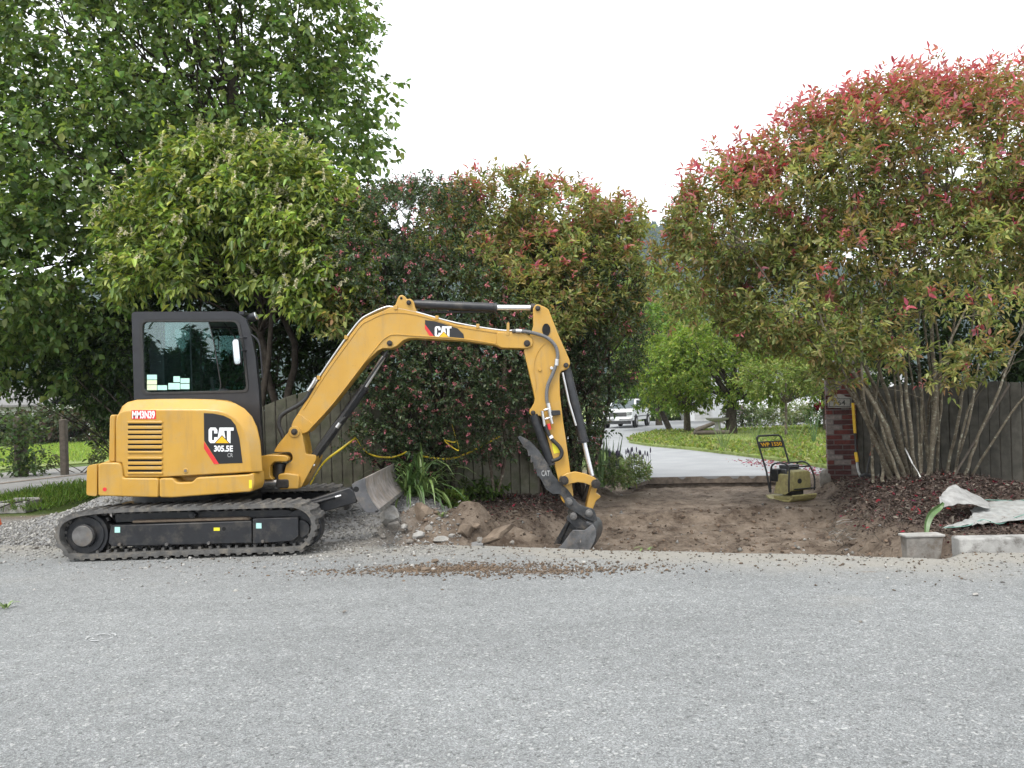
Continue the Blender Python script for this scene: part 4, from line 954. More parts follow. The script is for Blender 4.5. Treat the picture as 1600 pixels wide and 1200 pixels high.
def build_crown(root, name, lobes, n, k, twig, L, ratio, palette, seed, mat='leaf', droop=.2, spread=.9, shell=.5, amp=.16, cull=.62, fold=.25, curl=.15, upw=.35, keep=None, jitter=.45):
    p, nn, q = clusters(lobes, n, seed, shell, amp, cull, keep)
    P_, D_, L_, T_, I_ = sprigs(p, nn, k, twig, L, droop, spread, seed + 1, upw, jitter)
    r = np.random.default_rng(seed + 2)
    col = np.clip(palette(len(P_), r, p[I_], q[I_], T_, nn[I_]), .004, .9)
    o = leaves(name, P_, D_, L_, L_ * ratio * (.8 + .4 * r.random(len(L_))), col, mat, root, fold, curl, seed=seed + 3)
    return p, nn, q
def pick(p, n, seed):
    r = np.random.default_rng(seed); return p[r.choice(len(p), min(n, len(p)), replace=False)]
def lobe(px, py, d, rx, ry, rz, w=None):
    c = tuple(W(px, py, d)); return (c, (rx, ry, rz)) if w is None else (c, (rx, ry, rz), w)

# --- tall broadleaf tree at the left
base = (-5.2, 14.6, 0)
tree = plant('broadleaf_tree', 'tall dense green broadleaf tree filling the upper left of the picture', 'tree', base)
lob = [lobe(330, 110, 13.8, 2.7, 2.0, 2.6), lobe(120, 250, 13.2, 2.2, 1.8, 1.9), lobe(100, 60, 13.8, 2.9, 2.2, 2.3), lobe(-90, 180, 13.6, 2.4, 2., 2.6), lobe(470, 225, 13.6, 1.35, 1.3, 1.25), lobe(60, 420, 12.9, 1.9, 1.3, 1.1), lobe(420, 20, 13.8, 1.6, 1.7, 1.7), lobe(250, -220, 14.2, 4.2, 2.6, 2.3), lobe(300, 330, 13.6, 1.7, 1.2, 1.1), lobe(-60, 500, 13.4, 1.6, 1.2, 1.1), lobe(150, 520, 13.9, 1.3, .9, .9)]
dark = [(.115, .18, .05), (.17, .25, .07), (.08, .125, .035), (.24, .31, .10), (.14, .21, .085)]
p, nn, q = build_crown(tree, 'crown', lob, 13500, 9, .32, .125, .60, pal(dark, [4, 4, 2, 1.5, 2]), 11, droop=.55, spread=.9, shell=.35, amp=.2)
mb = MB(); tk = [Vector(base) + Vector(v) for v in ((0, 0, -.1), (.05, .1, 1.5), (.15, 0, 3.2), (.3, -.2, 5.2), (.35, -.3, 7.5))]
mb.tube(smooth_path(tk, 4), [.26 - .011 * i for i in range(17)], 12)
pts = pick(p, 90, 3); limb_mesh([tk[2 + (i % 2)].lerp(tk[3 + (i % 2)], (i * .37) % 1) for i in range(len(pts))], pts, .028, .006, 5, .05, mb=mb)
mb.build('trunk', 'bark_dark', tree, 0, 60)

# --- yellow-green laurel with white flower spikes
base = tuple(Vector((W(425, 700, 11.9).x, 11.9, 0)))
tree = plant('laurel_tree', 'yellow-green laurel with upright whitish flower spikes above the excavator cab', 'shrub', base)
lob = [lobe(555, 345, 11.4, .3, .35, .32), lobe(545, 425, 11.0, .28, .3, .28), lobe(525, 480, 10.8, .3, .3, .22), lobe(345, 262, 11.9, .6, .6, .36), lobe(415, 258, 11.8, .5, .5, .36), lobe(300, 300, 11.6, .5, .5, .34), lobe(370, 315, 11.3, .55, .5, .36), lobe(440, 300, 11.4, .55, .5, .38), lobe(500, 320, 11.4, .5, .5, .38), lobe(245, 330, 11.9, .5, .5, .32), lobe(285, 362, 11.4, .5, .45, .3), lobe(215, 372, 11.8, .4, .45, .28), lobe(420, 358, 11.1, .5, .45, .3), lobe(480, 378, 11.1, .5, .45, .34), lobe(530, 390, 11.2, .33, .4, .36), lobe(245, 415, 11.3, .42, .4, .26), lobe(200, 440, 11.6, .28, .35, .18), lobe(300, 440, 11.1, .3, .35, .12), lobe(445, 428, 11.0, .35, .35, .2), lobe(495, 448, 10.9, .36, .35, .27), lobe(465, 485, 10.9, .22, .25, .12), lobe(350, 385, 11.9, .4, .4, .2), lobe(380, 440, 11.4, .25, .3, .1)]
yg = [(.21, .28, .055), (.30, .36, .075), (.13, .19, .045), (.36, .41, .11), (.07, .11, .03)]
def ygp(n, r, p, q, tt, up):
    c = mixcol(yg, [4, 3, 3, 1.2, 1.8], n, r, .2); return c * (1 + .3 * np.sin(p[:, :1] * 4.3 + 2) * np.sin(p[:, 2:] * 5.1))
p, nn, q = build_crown(tree, 'crown', lob, 2900, 10, .3, .125, .40, ygp, 21, 'leaf_glossy', droop=.6, spread=.8, shell=.3, amp=.4, curl=.25)
sel = (nn[:, 2] > -.25) & (nn[:, 1] < .3) & (q > .8); sp, sn = p[sel], nn[sel]; r = np.random.default_rng(5); kk = r.choice(len(sp), 210, replace=False); sp, sn = sp[kk], sn[kk]
ax = nrm(sn * .6 + np.array([[0.55, -.1, .45]]) + .25 * r.normal(size=sn.shape))
fl = np.repeat(sp + sn * .17, 26, 0) + np.repeat(ax, 26, 0) * (np.tile(np.linspace(0, 1, 26), len(sp)) * .2)[:, None]
fd = nrm(r.normal(size=fl.shape) + .4 * np.repeat(ax, 26, 0)); g = .5 + .25 * r.random(len(fl)); fc = np.stack([g, g * .93, g * .72], -1)
leaves('blossom_spikes', fl, fd, .03 + .014 * r.random(len(fl)), .022 + 0 * g, fc, 'flower', tree, seed=6)
mb = MB(); tops = [Vector(x) for x in pick(p, 30, 4)]
b0 = Vector(base); st_ = [b0 + Vector((-.2, 0, -.1)), b0 + Vector((.06, .05, -.1)), b0 + Vector((.3, -.1, -.1))]
mid = [W(405, 520, 12.1), W(424, 480, 12.1), W(440, 490, 12.1)]
limb_mesh(st_, mid, .075, .045, 3, .0, 8, 8, mb=mb); limb_mesh([mid[i % 3] for i in range(30)], tops, .022, .005, 8, .06, mb=mb)
mb.tube(P([(408, 640), (420, 560), (424, 500), (426, 440)], 11.75), [.05, .04, .035, .03], 8)
mb.build('trunk', 'bark_dark', tree, 0, 60)

# --- dark escallonia with small pink flowers
def escallonia(label, base, lob, n, seed, fsel=.05):
    t_ = plant('flowering_shrub', label, 'shrub', base)
    es = [(.055, .088, .042), (.08, .12, .055), (.036, .055, .028), (.12, .16, .075), (.17, .18, .11), (.13, .07, .06)]
    p, nn, q = build_crown(t_, 'crown', lob, n, 12, .15, .047, .55, pal(es, [4, 4, 3, 1.8, .7, 1.2]), seed, 'leaf_glossy', droop=.05, spread=1., shell=.62, amp=.15, cull=.75)
    r = np.random.default_rng(seed); s = (r.random(len(p)) < fsel) & (q > .82) & (nn[:, 1] < .4); fp = p[s] + nn[s] * .12
    F_ = np.repeat(fp, 9, 0) + .014 * r.normal(size=(len(fp) * 9, 3)); g = r.random(len(F_))
    fc = np.stack([.40 + .25 * g, .12 + .13 * g, .16 + .14 * g], -1)
    leaves('blossom', F_, r.normal(size=F_.shape) + np.repeat(nn[s], 9, 0), .022 + .012 * g, .02 + 0 * g, fc, 'flower', t_, seed=seed + 9)
    mb = MB(); bb = Vector(base); tops = pick(p, 26, seed)
    limb_mesh([bb + Vector((random.uniform(-.4, .4), random.uniform(-.2, .2), -.1)) for _ in tops], tops, .032, .006, seed, .1, mb=mb); mb.build('stems', 'bark_dark', t_, 0, 60)
    return t_
escallonia('dark small-leaved shrub dotted with pink flowers behind the excavator boom', (W(660, 770, 11.0).x, 11.3, 0),
    [lobe(640, 370, 11.2, .95, .9, .6), lobe(590, 440, 11.0, .75, .8, .6), lobe(700, 470, 10.9, .8, .8, .7), lobe(610, 560, 10.7, .62, .6, .55), lobe(700, 600, 10.6, .75, .7, .6), lobe(640, 655, 10.5, .6, .45, .38), lobe(770, 560, 10.8, .65, .7, .7), lobe(560, 380, 11.3, .55, .6, .45), lobe(720, 660, 10.6, .55, .45, .4), lobe(660, 335, 11.6, .8, .8, .4), lobe(590, 690, 10.5, .4, .3, .22), lobe(690, 700, 10.5, .45, .3, .22), lobe(770, 680, 10.8, .4, .3, .3), lobe(640, 340, 12.3, .9, .6, .45), lobe(590, 350, 12.2, .6, .5, .4)], 8400, 31, .17)
escallonia('dark shrub with sparse pink flowers right of the excavator stick beside the drive', (W(885, 760, 12.4).x, 12.6, 0),
    [lobe(890, 450, 12.3, .85, .9, .75), lobe(940, 520, 12.3, .62, .8, .8), lobe(895, 610, 12.0, .5, .7, .75), lobe(850, 560, 12.0, .6, .7, .8), lobe(940, 570, 12.6, .4, .6, .6), lobe(875, 690, 12.1, .5, .5, .5), lobe(905, 660, 12.4, .35, .5, .5), lobe(820, 480, 11.8, .6, .6, .6), lobe(960, 450, 12.6, .5, .6, .55)], 5200, 41, .06)

# --- photinias with red shoots
oliv = [(.23, .26, .09), (.31, .33, .12), (.15, .19, .065), (.36, .33, .14), (.33, .24, .12), (.10, .13, .05)]
reds = [(.48, .11, .15), (.58, .21, .26), (.40, .075, .11), (.50, .22, .20)]
def photp(zlo, zhi, amt):
    def f(n, r, p, q, tt, up):
        c = mixcol(oliv, [4, 3.5, 2.5, 2, 1.6, 1], n, r, .22) * (1 + .32 * np.sin(p[:, :1] * 3.1 + 2 * np.sin(p[:, 2:] * 2.3)) * np.sin(p[:, 2:] * 3.7 + p[:, 1:2] * 2)); ht = np.clip((p[:, 2] - zlo) / (zhi - zlo), 0, 1)
        cr = np.sin(p[:, 0] * 2.3 + 1) * np.sin(p[:, 1] * 2.1) * np.sin(p[:, 2] * 2.7 + 2)
        pr_ = amt * (.10 + .9 * np.clip(ht * 1.3, 0, 1) ** 2 * np.clip(.25 + .85 * up[:, 2], 0, 1) + .25 * cr) * np.clip((q - .72) * 5, 0, 1)
        seed_ = np.abs(np.sin(p[:, 0] * 91.7 + p[:, 1] * 47.3 + p[:, 2] * 63.1)) % 1
        m = (seed_ < pr_) & (tt > .28); c[m] = mixcol(reds, [3, 3, 2, 2], m.sum(), r, .2)
        br = (~m) & (seed_ < pr_ * 1.7 + .08); c[br] = c[br] * .55 + np.array([[.22, .10, .045]]) * .55
        return c
    return f
tree = plant('photinia_tree', 'olive and red-tipped photinia rising between the boom and the gap in the trees', 'shrub', (W(830, 760, 12.2).x, 12.6, 0))
lob = [lobe(790, 320, 12.0, .75, .8, .45), lobe(880, 340, 12.2, .75, .8, .5), lobe(760, 360, 11.8, .6, .6, .5), lobe(840, 410, 11.7, .75, .6, .5), lobe(950, 370, 12.6, .5, .6, .5), lobe(900, 400, 12.2, .7, .7, .5), lobe(975, 350, 12.8, .35, .5, .32), lobe(720, 330, 11.9, .4, .5, .34), lobe(690, 370, 11.3, .4, .4, .3), lobe(800, 460, 11.2, .5, .45, .4), lobe(880, 470, 11.5, .6, .5, .45), lobe(950, 440, 12.2, .5, .5, .5), lobe(850, 520, 11.2, .35, .35, .3), lobe(740, 420, 11.0, .4, .35, .3), lobe(960, 500, 12.3, .35, .4, .35), lobe(560, 470, 10.7, .22, .25, .2), lobe(525, 500, 10.6, .2, .2, .2)]
p, nn, q = build_crown(tree, 'crown', lob, 4300, 9, .17, .094, .36, photp(3.0, 4.7, .8), 51, 'leaf', droop=.05, spread=.85, shell=.5, amp=.2, upw=.55)
# long wispy top shoots
mb = MB(); tops = pick(p, 40, 6); bb = Vector((W(830, 760, 12.2).x, 12.6, -.1))
limb_mesh([bb + Vector((random.uniform(-.4, .4), random.uniform(-.3, .3), 0)) for _ in tops], tops, .035, .006, 7, .08, mb=mb)
mb.tube(smooth_path(P([(772, 770), (768, 740), (762, 690), (765, 640)], 11.0), 4), .022, 7); mb.tube(smooth_path(P([(778, 768), (787, 730), (790, 690), (784, 640), (790, 560)], 11.0), 4), .026, 7)
mb.tube(smooth_path(P([(740, 660), (770, 680), (790, 700), (806, 714)], 10.8), 4), [.018] * 12 + [.01], 6)
mb.build('trunk', 'bark', tree, 0, 60)

base = (W(1450, 752, 10.9).x, 10.9, .2)
tree = plant('photinia_tree', 'large many-stemmed photinia with crimson shoots on the right of the picture', 'tree', base)
lob = [lobe(1420, 260, 11.0, 1.35, 1.3, 1.1), lobe(1540, 230, 11.2, 1.4, 1.3, 1.05), lobe(1270, 300, 10.9, 1.2, 1.1, 1.05), lobe(1150, 345, 10.9, .85, .9, .9), lobe(1370, 220, 11.0, 1.0, 1.0, .85), lobe(1320, 410, 10.6, .8, .8, .6), lobe(1090, 420, 11.2, .55, .7, .75), lobe(1480, 380, 10.5, .8, .7, .5), lobe(1600, 370, 10.7, .8, .8, .6), lobe(1300, 600, 10.4, .2, .2, .12), lobe(1480, 590, 9.9, .2, .2, .12), lobe(1220, 490, 10.7, .6, .7, .45), lobe(1370, 510, 10.2, .35, .35, .2), lobe(1710, 300, 11.2, 1.2, 1.2, 1.2), lobe(1410, 555, 10.1, .25, .25, .14), lobe(1290, 545, 10.5, .5, .5, .25), lobe(1450, 470, 10.1, .3, .3, .16), lobe(1560, 480, 10.0, .3, .3, .18), lobe(1180, 500, 10.9, .5, .5, .35), lobe(1530, 560, 9.9, .3, .3, .18), lobe(1320, 535, 10.1, .26, .3, .16), lobe(1090, 350, 11.3, .4, .5, .35)]
p, nn, q = build_crown(tree, 'crown', lob, 11000, 9, .19, .097, .36, photp(2.4, 4.9, 1.2), 61, 'leaf', droop=.08, spread=.85, shell=.42, amp=.2, upw=.5)
mb = MB(); r = random.Random(4); bb = Vector(base)
stems = [((1395, 745), (1330, 600), (1290, 520), (1230, 430)), ((1400, 750), (1345, 640), (1310, 560), (1270, 470)), ((1415, 752), (1380, 650), (1335, 560), (1320, 430)), ((1425, 755), (1400, 660), (1370, 560), (1350, 380)), ((1432, 752), (1420, 640), (1410, 540), (1400, 360)), ((1440, 755), (1432, 640), (1420, 520), (1440, 300)), ((1450, 752), (1462, 620), (1455, 500), (1480, 300)), ((1462, 755), (1470, 640), (1490, 500), (1500, 320)), ((1472, 752), (1500, 640), (1520, 500), (1530, 300)), ((1485, 750), (1515, 650), (1540, 520), (1590, 330)), ((1500, 752), (1530, 680), (1580, 560), (1640, 380)), ((1380, 742), (1375, 700), (1350, 620), (1345, 480)), ((1408, 748), (1385, 690), (1360, 590), (1300, 400)), ((1456, 748), (1448, 660), (1475, 560), (1560, 380)), ((1490, 745), (1520, 620), (1600, 520), (1700, 400)), ((1365, 742), (1362, 700), (1366, 640), (1380, 520))]
ends = []
for _ in range(12):
    xb_ = r.uniform(1385, 1515); k_ = (xb_ - 1450) / 65; stems.append(((xb_, r.uniform(744, 755)), (xb_ + 65 * k_ + r.uniform(-25, 25), 650), (xb_ + 150 * k_ + r.uniform(-40, 40), 540), (xb_ + 240 * k_ + r.uniform(-50, 50), 390)))
for i, s_ in enumerate(stems):
    dd = [10.9 + r.uniform(-.25, .3), 10.75 + r.uniform(-.4, .4), 10.6 + r.uniform(-.5, .5), 10.6 + r.uniform(-.6, .6)]
    pth = smooth_path([W(x, y + (12 if k == 0 else 0), d_) for k, ((x, y), d_) in enumerate(zip(s_, dd))], 6)
    r0 = r.choice([.018, .024, .03, .038]); pth = [q_ + Vector((r.uniform(-1, 1), r.uniform(-1, 1), 0)) * .012 for q_ in pth]
    mb.tube(pth, [r0 * (1 - .62 * k / len(pth)) for k in range(len(pth))], 9); ends += [pth[-1], pth[-5], pth[-9]]
tp_ = pick(p, 170, 8)
for t_ in tp_:
    t_ = Vector(t_); e_ = min(ends, key=lambda e: (e - t_).length + .3 * r.random()); limb_mesh([e_], [t_], .014, .004, r.randint(0, 999), .06, 5, 5, mb=mb)
for i in range(46):                       # bare fine twigs low in the crown
    a = W(r.uniform(1240, 1600), r.uniform(440, 640), r.uniform(10.2, 11.3)); b = a + Vector((r.uniform(-.5, .5), r.uniform(-.3, .3), r.uniform(.1, .5))); limb_mesh([a], [b], .006, .003, i, .05, 4, 4, mb=mb)
mb.build('trunk', 'bark_pale', tree, 0, 60)

# --- dark thickets behind the fences and at the left
def thicket(label, px, lob, n, seed, cols=None, wts=None, L=.11, base_d=14., stem_px=None):
    b = W(px, 760, base_d); t_ = plant('thicket_shrub', label, 'shrub', (b.x, base_d, 0))
    p, nn, q = build_crown(t_, 'crown', lob, n, 9, .25, L, .45, pal(cols or [(.03, .055, .02), (.05, .085, .03), (.018, .03, .013)], wts or [3, 2, 2]), seed, 'leaf', droop=.4, shell=.3, amp=.2)
    mb = MB(); tops = pick(p, 22 if stem_px is None else 7, seed); bb = Vector((b.x if stem_px is None else W(stem_px, 760, base_d).x, base_d, -.1))
    limb_mesh([bb + Vector((random.uniform(-.5, .5), random.uniform(-.3, .3), 0)) for _ in tops], tops, .04 if stem_px is None else .014, .008 if stem_px is None else .004, seed, .05, mb=mb); mb.build('stems', 'bark_dark', t_, 0, 60)
thicket('dark leafy thicket behind the cab and the left end of the fence', 300, [lobe(300, 520, 13.6, 1.2, .9, 1.2), lobe(420, 520, 13.3, 1.0, .8, 1.3), lobe(200, 560, 13.9, .8, .8, .9), lobe(520, 480, 13.2, 1.0, .8, 1.5), lobe(340, 420, 12.7, .9, .4, .5)], 3000, 71, base_d=13.8)
thicket('dark evergreen mass behind the fence below the flowering shrubs', 700, [lobe(640, 560, 13.6, 1.2, .7, 1.7), lobe(780, 560, 13.8, 1.2, .7, 1.7), lobe(880, 540, 14.2, .9, .7, 1.6)], 1900, 72, base_d=13.8)
thicket('dark evergreen mass behind the right-hand fence', 1560, [lobe(1420, 540, 14.0, .9, .8, 1.3), lobe(1530, 540, 13.4, 1.0, .8, 1.4), lobe(1640, 520, 13.0, 1.0, .8, 1.4), lobe(1580, 480, 13.6, .9, .8, .8)], 1900, 73, base_d=13.6)
thicket('mid-green straggly bush at the left edge beside the lane', 60, [lobe(40, 565, 14.5, 1.0, .8, .6), lobe(120, 570, 14.8, .8, .8, .6), lobe(-60, 550, 14.8, .9, .8, .7), lobe(175, 600, 14.9, .6, .6, .6)], 1100, 74, [(.05, .09, .03), (.08, .13, .04), (.035, .06, .02)], [3, 2, 2], base_d=14.8, stem_px=260)
thicket('long dark hedge at the far side of the left lawn', 80, [lobe(-60, 660, 44, 2.2, 1., .9), lobe(20, 664, 44, 2., 1., .75), lobe(90, 660, 44, 2., 1., .8), lobe(160, 656, 44, 2., 1., .9), lobe(230, 660, 44, 2., 1., 1.2), lobe(-20, 676, 43, 2., .8, .8), lobe(60, 676, 43, 2., .8, .8), lobe(140, 672, 43, 2., .8, .9)], 1500, 79, [(.05, .07, .03), (.07, .09, .04), (.08, .06, .045)], [3, 2, 2], L=.3, base_d=44)
thicket('low scrubby bush round the old posts on the left lawn', 60, [lobe(66, 722, 20.5, .25, .25, .25), lobe(165, 705, 20.5, .35, .3, .35)], 80, 75, [(.06, .08, .03), (.09, .11, .04)], [2, 2], base_d=20.5, stem_px=120)
thicket('dark tall bush behind the excavator between cab and lane', 230, [lobe(205, 630, 15.5, .6, .7, .9), lobe(160, 540, 15.8, .9, .7, 1.), lobe(260, 660, 15.2, .7, .6, .9), lobe(60, 520, 15.8, .9, .7, .8)], 1000, 76, base_d=15.6, stem_px=262)

# --- garden trees beyond the pit
brt = [(.16, .235, .04), (.22, .29, .055), (.10, .155, .028), (.28, .33, .08)]
def gtree(label, px, d, base_y, lob, n, seed, tr=.12, cols=brt, lean=0, trunk_mat='bark_dark', L=.14, name='garden_tree'):
    b = W(px, base_y, d); t_ = plant(name, label, 'tree', (b.x, d, 0))
    p, nn, q = build_crown(t_, 'crown', lob, n, 10, .25, L, .55, pal(cols, [3, 3, 2, 1][:len(cols)]), seed, 'leaf', droop=.25, shell=.5, amp=.16)
    c = Vector(lob[0][0]); mb = MB(); b0 = Vector((b.x, d, -.1)); mb.tube(smooth_path([b0, b0.lerp(c, .5) + Vector((lean, 0, 0)), c], 5), [tr * (1.25 if i == 0 else 1 - .05 * i) for i in range(11)], 9)
    tops = pick(p, 24, seed); limb_mesh([b0.lerp(c, .6)] * len(tops), tops, tr * .35, .012, seed, .05, mb=mb); mb.build('trunk', trunk_mat, t_, 0, 60)
gtree('rounded bright green tree with a thick dark trunk on the garden island', 1143, 31, 672, [lobe(1150, 585, 31, 2.1, 1.7, 1.2), lobe(1080, 570, 31, 1.6, 1.5, 1.2), lobe(1210, 590, 31.5, 1.2, 1.2, 1.0), lobe(1130, 540, 31.5, 2., 1.6, 1.0)], 1900, 81, .24, lean=-.1)
gtree('clipped bright green tree with a brown trunk left of the island', 1074, 33, 672, [lobe(1072, 610, 32, 1.0, .9, .85), lobe(1050, 560, 33, 1.3, 1.2, 1.2), lobe(1030, 590, 33, .9, 1., .9)], 1000, 82, .17, trunk_mat='bark')
gtree('dense mid-green tree above the parked pickup', 1048, 38, 668, [lobe(1010, 590, 38, 1.4, 1.3, 1.6), lobe(1000, 520, 38.5, 1.6, 1.4, 1.6), lobe(1040, 610, 38, 1.2, 1.1, 1.0), lobe(1045, 540, 39, 1.6, 1.4, 1.6)], 1500, 83, .15, [(.13, .21, .04), (.18, .27, .055), (.08, .14, .03)], L=.16)
gtree('slender young tree with a pale thin stem on the lawn before the house', 1228, 27, 690, [lobe(1228, 590, 27, 1.0, .9, .55), lobe(1190, 595, 27.3, .7, .7, .5), lobe(1262, 590, 27, .8, .8, .5)], 800, 84, .055, [(.21, .26, .07), (.16, .22, .06), (.26, .29, .10)], trunk_mat='bark', L=.11)
gtree('bright lime tree behind the brick pillar', 1290, 30, 680, [lobe(1290, 590, 30, 1.1, 1.0, .9), lobe(1270, 545, 30.5, 1.3, 1.1, .9), lobe(1330, 570, 30, 1.2, 1., 1.)], 1000, 85, .12, L=.13)
gtree('tall pale green tree beyond the gap between the photinias', 1030, 46, 660, [lobe(1010, 470, 46, 1.8, 1.6, 2.), lobe(1050, 510, 46, 2., 1.8, 2.), lobe(990, 540, 46.5, 1.5, 1.6, 2.), lobe(1100, 500, 47, 2., 1.6, 2.2)], 1300, 86, .18, [(.22, .29, .08), (.29, .34, .11), (.15, .21, .06)], L=.2)
gtree('wide green tree far back right of the drive', 1200, 48, 655, [lobe(1180, 520, 48, 2.6, 2., 2.2), lobe(1260, 530, 48, 2.4, 2., 2.), lobe(1340, 520, 48, 2.6, 2., 2.4)], 1500, 87, .2, [(.20, .28, .06), (.14, .22, .045), (.26, .33, .08)], L=.2)
# clipped hedge beyond the truck
gtree('dark hedge bush behind the pickup truck', 1050, 56, 660, [lobe(1040, 640, 56, 1.8, 1., 1.), lobe(975, 620, 58, 2.2, 1.2, 2.), lobe(1100, 635, 57, 1.2, 1., .8)], 900, 88, .1, [(.05, .085, .03), (.075, .12, .04)], L=.2, name='hedge_bush')
# border plants along the house wall
def clump(name, label, loc, r_, h_, n, L, cols, wts, seed, mat='leaf', ratio=.4, cat='plant', droop=.2):
    t_ = plant(name, label, cat, tuple(loc)); c = Vector(loc)
    build_crown(t_, 'foliage', [((c.x, c.y, c.z + h_ * .45), (r_, r_ * .8, h_ * .55))], n, 8, L, L, ratio, pal(cols, wts), seed, mat, droop=droop, shell=.2, amp=.25, upw=.6); return t_
for i, (px, lab, cs_) in enumerate([(1180, 'left of the rose', [(.12, .17, .07), (.2, .24, .12)]), (1215, 'in the middle of the border', [(.22, .25, .13), (.14, .19, .07)]), (1250, 'right of the middle of the border', [(.17, .22, .1), (.26, .27, .16)]), (1150, 'at the left end of the border', [(.09, .14, .05), (.18, .15, .16)])]):
    clump('border_plant', 'pale leafy border plant by the white house, ' + lab, W(px, 657, 40).xy.to_3d(), .75, 1.1, 240, .14, cs_, [1, 1], 200 + i)
ro = clump('rose_bush', 'rose bush with dark red blooms beside the brick pillar', W(1285, 665, 32).xy.to_3d(), .6, 1.35, 220, .11, [(.07, .12, .04), (.12, .17, .06)], [1, 1], 210)
for (px, py) in ((1280, 633), (1288, 635), (1277, 634)):
    c = W(px, py, 31.6); v = []; r = np.random.default_rng(px); pp = np.array(c)[None] + .05 * r.normal(size=(40, 3)); leaves('rose_bloom', pp, r.normal(size=(40, 3)), np.full(40, .1), np.full(40, .09), np.tile([[.35, .01, .05]], (40, 1)) * (.7 + .6 * r.random((40, 1))), 'flower', ro, kind=None, seed=3)

# --- ground cover on the island, grass tufts on the lawns
def strewn(name, label, pts2, z, L, ratio, cols, wts, seed, upz=.8, mat='leaf', cat='ground cover'):
    r = np.random.default_rng(seed); n = len(pts2); p = np.column_stack([pts2, z + .05 * r.random(n) if np.isscalar(z) else z]); d = r.normal(size=(n, 3)); d[:, 2] = np.abs(d[:, 2]) * .5 + upz
    o = leaves(name, p, d, L * (.6 + .8 * r.random(n)), L * ratio * (.7 + .6 * r.random(n)), mixcol(cols, wts, n, r, .25), mat, seed=seed); tag(o, label, cat, kind='stuff'); return o
ic = np.array([tuple(q_) for q_ in isl]); r = np.random.default_rng(90)
n = 60000; q_ = np.column_stack([r.uniform(2, 16, n), r.uniform(14, 40, n)]); sd = sdist(q_[:, 0], q_[:, 1], ic); dens = np.where(sd < 2.4, 1., .0) * (sd > -.05) * np.clip(420 / q_[:, 1] ** 2, .12, 1)
q_ = q_[r.random(n) < dens]
strewn('ground_cover', 'leafy green ground cover edging the garden island', q_, .06, .12, .55, [(.17, .22, .055), (.22, .27, .07), (.28, .29, .11), (.12, .17, .05), (.30, .27, .16)], [3, 3, 1.5, 2, .5], 91, .7)
n = 26000; q2 = np.column_stack([r.uniform(3, 18, n), r.uniform(16, 42, n)]); sd = sdist(q2[:, 0], q2[:, 1], ic); q2 = q2[sd > 1.5]
strewn('lawn_grass', 'mown grass of the garden island lawn', q2, .05, .09, .12, [(.22, .29, .07), (.29, .33, .11), (.17, .24, .06)], [2, 2, 2], 92, 1.0, cat='grass')
vg = np.array([tuple(zG(x, y)) for x, y in [(-60, 800), (0, 800), (60, 800), (140, 782), (260, 770), (260, 745), (140, 760), (60, 772), (0, 786), (-60, 796)]])
n = 20000; q3 = np.column_stack([r.uniform(-9.5, -3.5, n), r.uniform(11.2, 17.5, n)]); sd = sdist(q3[:, 0], q3[:, 1], vg); q3 = q3[sd > -.12]
strewn('verge_grass', 'long unmown grass on the verge beside the lane kerb', q3, .0, .17, .06, [(.12, .20, .035), (.17, .26, .05), (.22, .27, .08), (.09, .15, .03)], [3, 3, 1, 2], 93, 1.3, cat='grass')
lp_ = np.array([tuple(q_) for q_ in lw]); n = 40000; q4 = np.column_stack([r.uniform(-24, -4, n), r.uniform(19, 42, n)]); sd = sdist(q4[:, 0], q4[:, 1], lp_); q4 = q4[sd > 0]
strewn('left_lawn_grass', 'grass of the neighbouring lawn beyond the gravel lane', q4, .02, .16, .12, [(.24, .34, .065), (.31, .40, .10), (.18, .26, .06)], [3, 2, 2], 94, 1.1, cat='grass')

# --- strap-leaved clumps: every leaf a part
def strap(mb, b, dr, L, w, droop, n=6):
    dr = Vector(dr).normalized(); s = dr.cross(Vector((0, 0, 1))).normalized(); pts = []
    hor = Vector((dr.x, dr.y, 0)); 
    p = Vector(b); v = dr.copy(); A = []; B = []; Mi = []
    for k in range(n + 1):
        t = k / n; ww = w * (1 - t ** 2.2) * (.55 + .45 * min(1, t * 5)) + .0015
        nrm_ = s.cross(v).normalized(); A.append(p + s * ww + nrm_ * ww * .35); Mi.append(p.copy()); B.append(p - s * ww + nrm_ * ww * .35)
        p = p + v * (L / n); v = (v + Vector((0, 0, -droop / n * (1 + t)))).normalized()
    mb.rings([A, Mi, B], cap=False, closed=False); return mb
simple('strap_green', (.085, .145, .036), .4, 0, .3, 8); simple('strap_light', (.14, .205, .058), .4, 0, .3, 8); simple('strap_dark', (.075, .14, .04), .4, 0, .3, 8); simple('iris_green', (.14, .23, .09), .45, 0, .25, 8)
r = random.Random(12)
ag_ = W(645, 772, 9.6); ag_.z = pile_h(np.array([ag_.x]), np.array([ag_.y + .35]))[0] + .02
t_ = plant('lily_clump', 'arching strap-leaved lily clump behind the dozer blade at the fence', 'plant', tuple(ag_ + Vector((0, .35, 0))))
for i in range(110):
    a = r.uniform(0, 6.28); el = r.uniform(.5, 1.45); L = r.uniform(.5, .95); b = ag_ + Vector((r.uniform(-.16, .16), .35 + r.uniform(-.12, .12), 0))
    strap(MB(), b, (math.cos(a) * math.cos(el), math.sin(a) * math.cos(el), math.sin(el)), L, r.uniform(.013, .02), r.uniform(1.4, 2.8)).build('leaf', r.choice(['strap_green', 'strap_light', 'strap_dark']), t_)
t_ = plant('iris_clump', 'upright sword-leaved iris clump beside the drive entrance', 'plant', tuple(W(946, 735, 13.9).xy) + (0,))
ib = W(946, 735, 13.9); ib.z = -.02
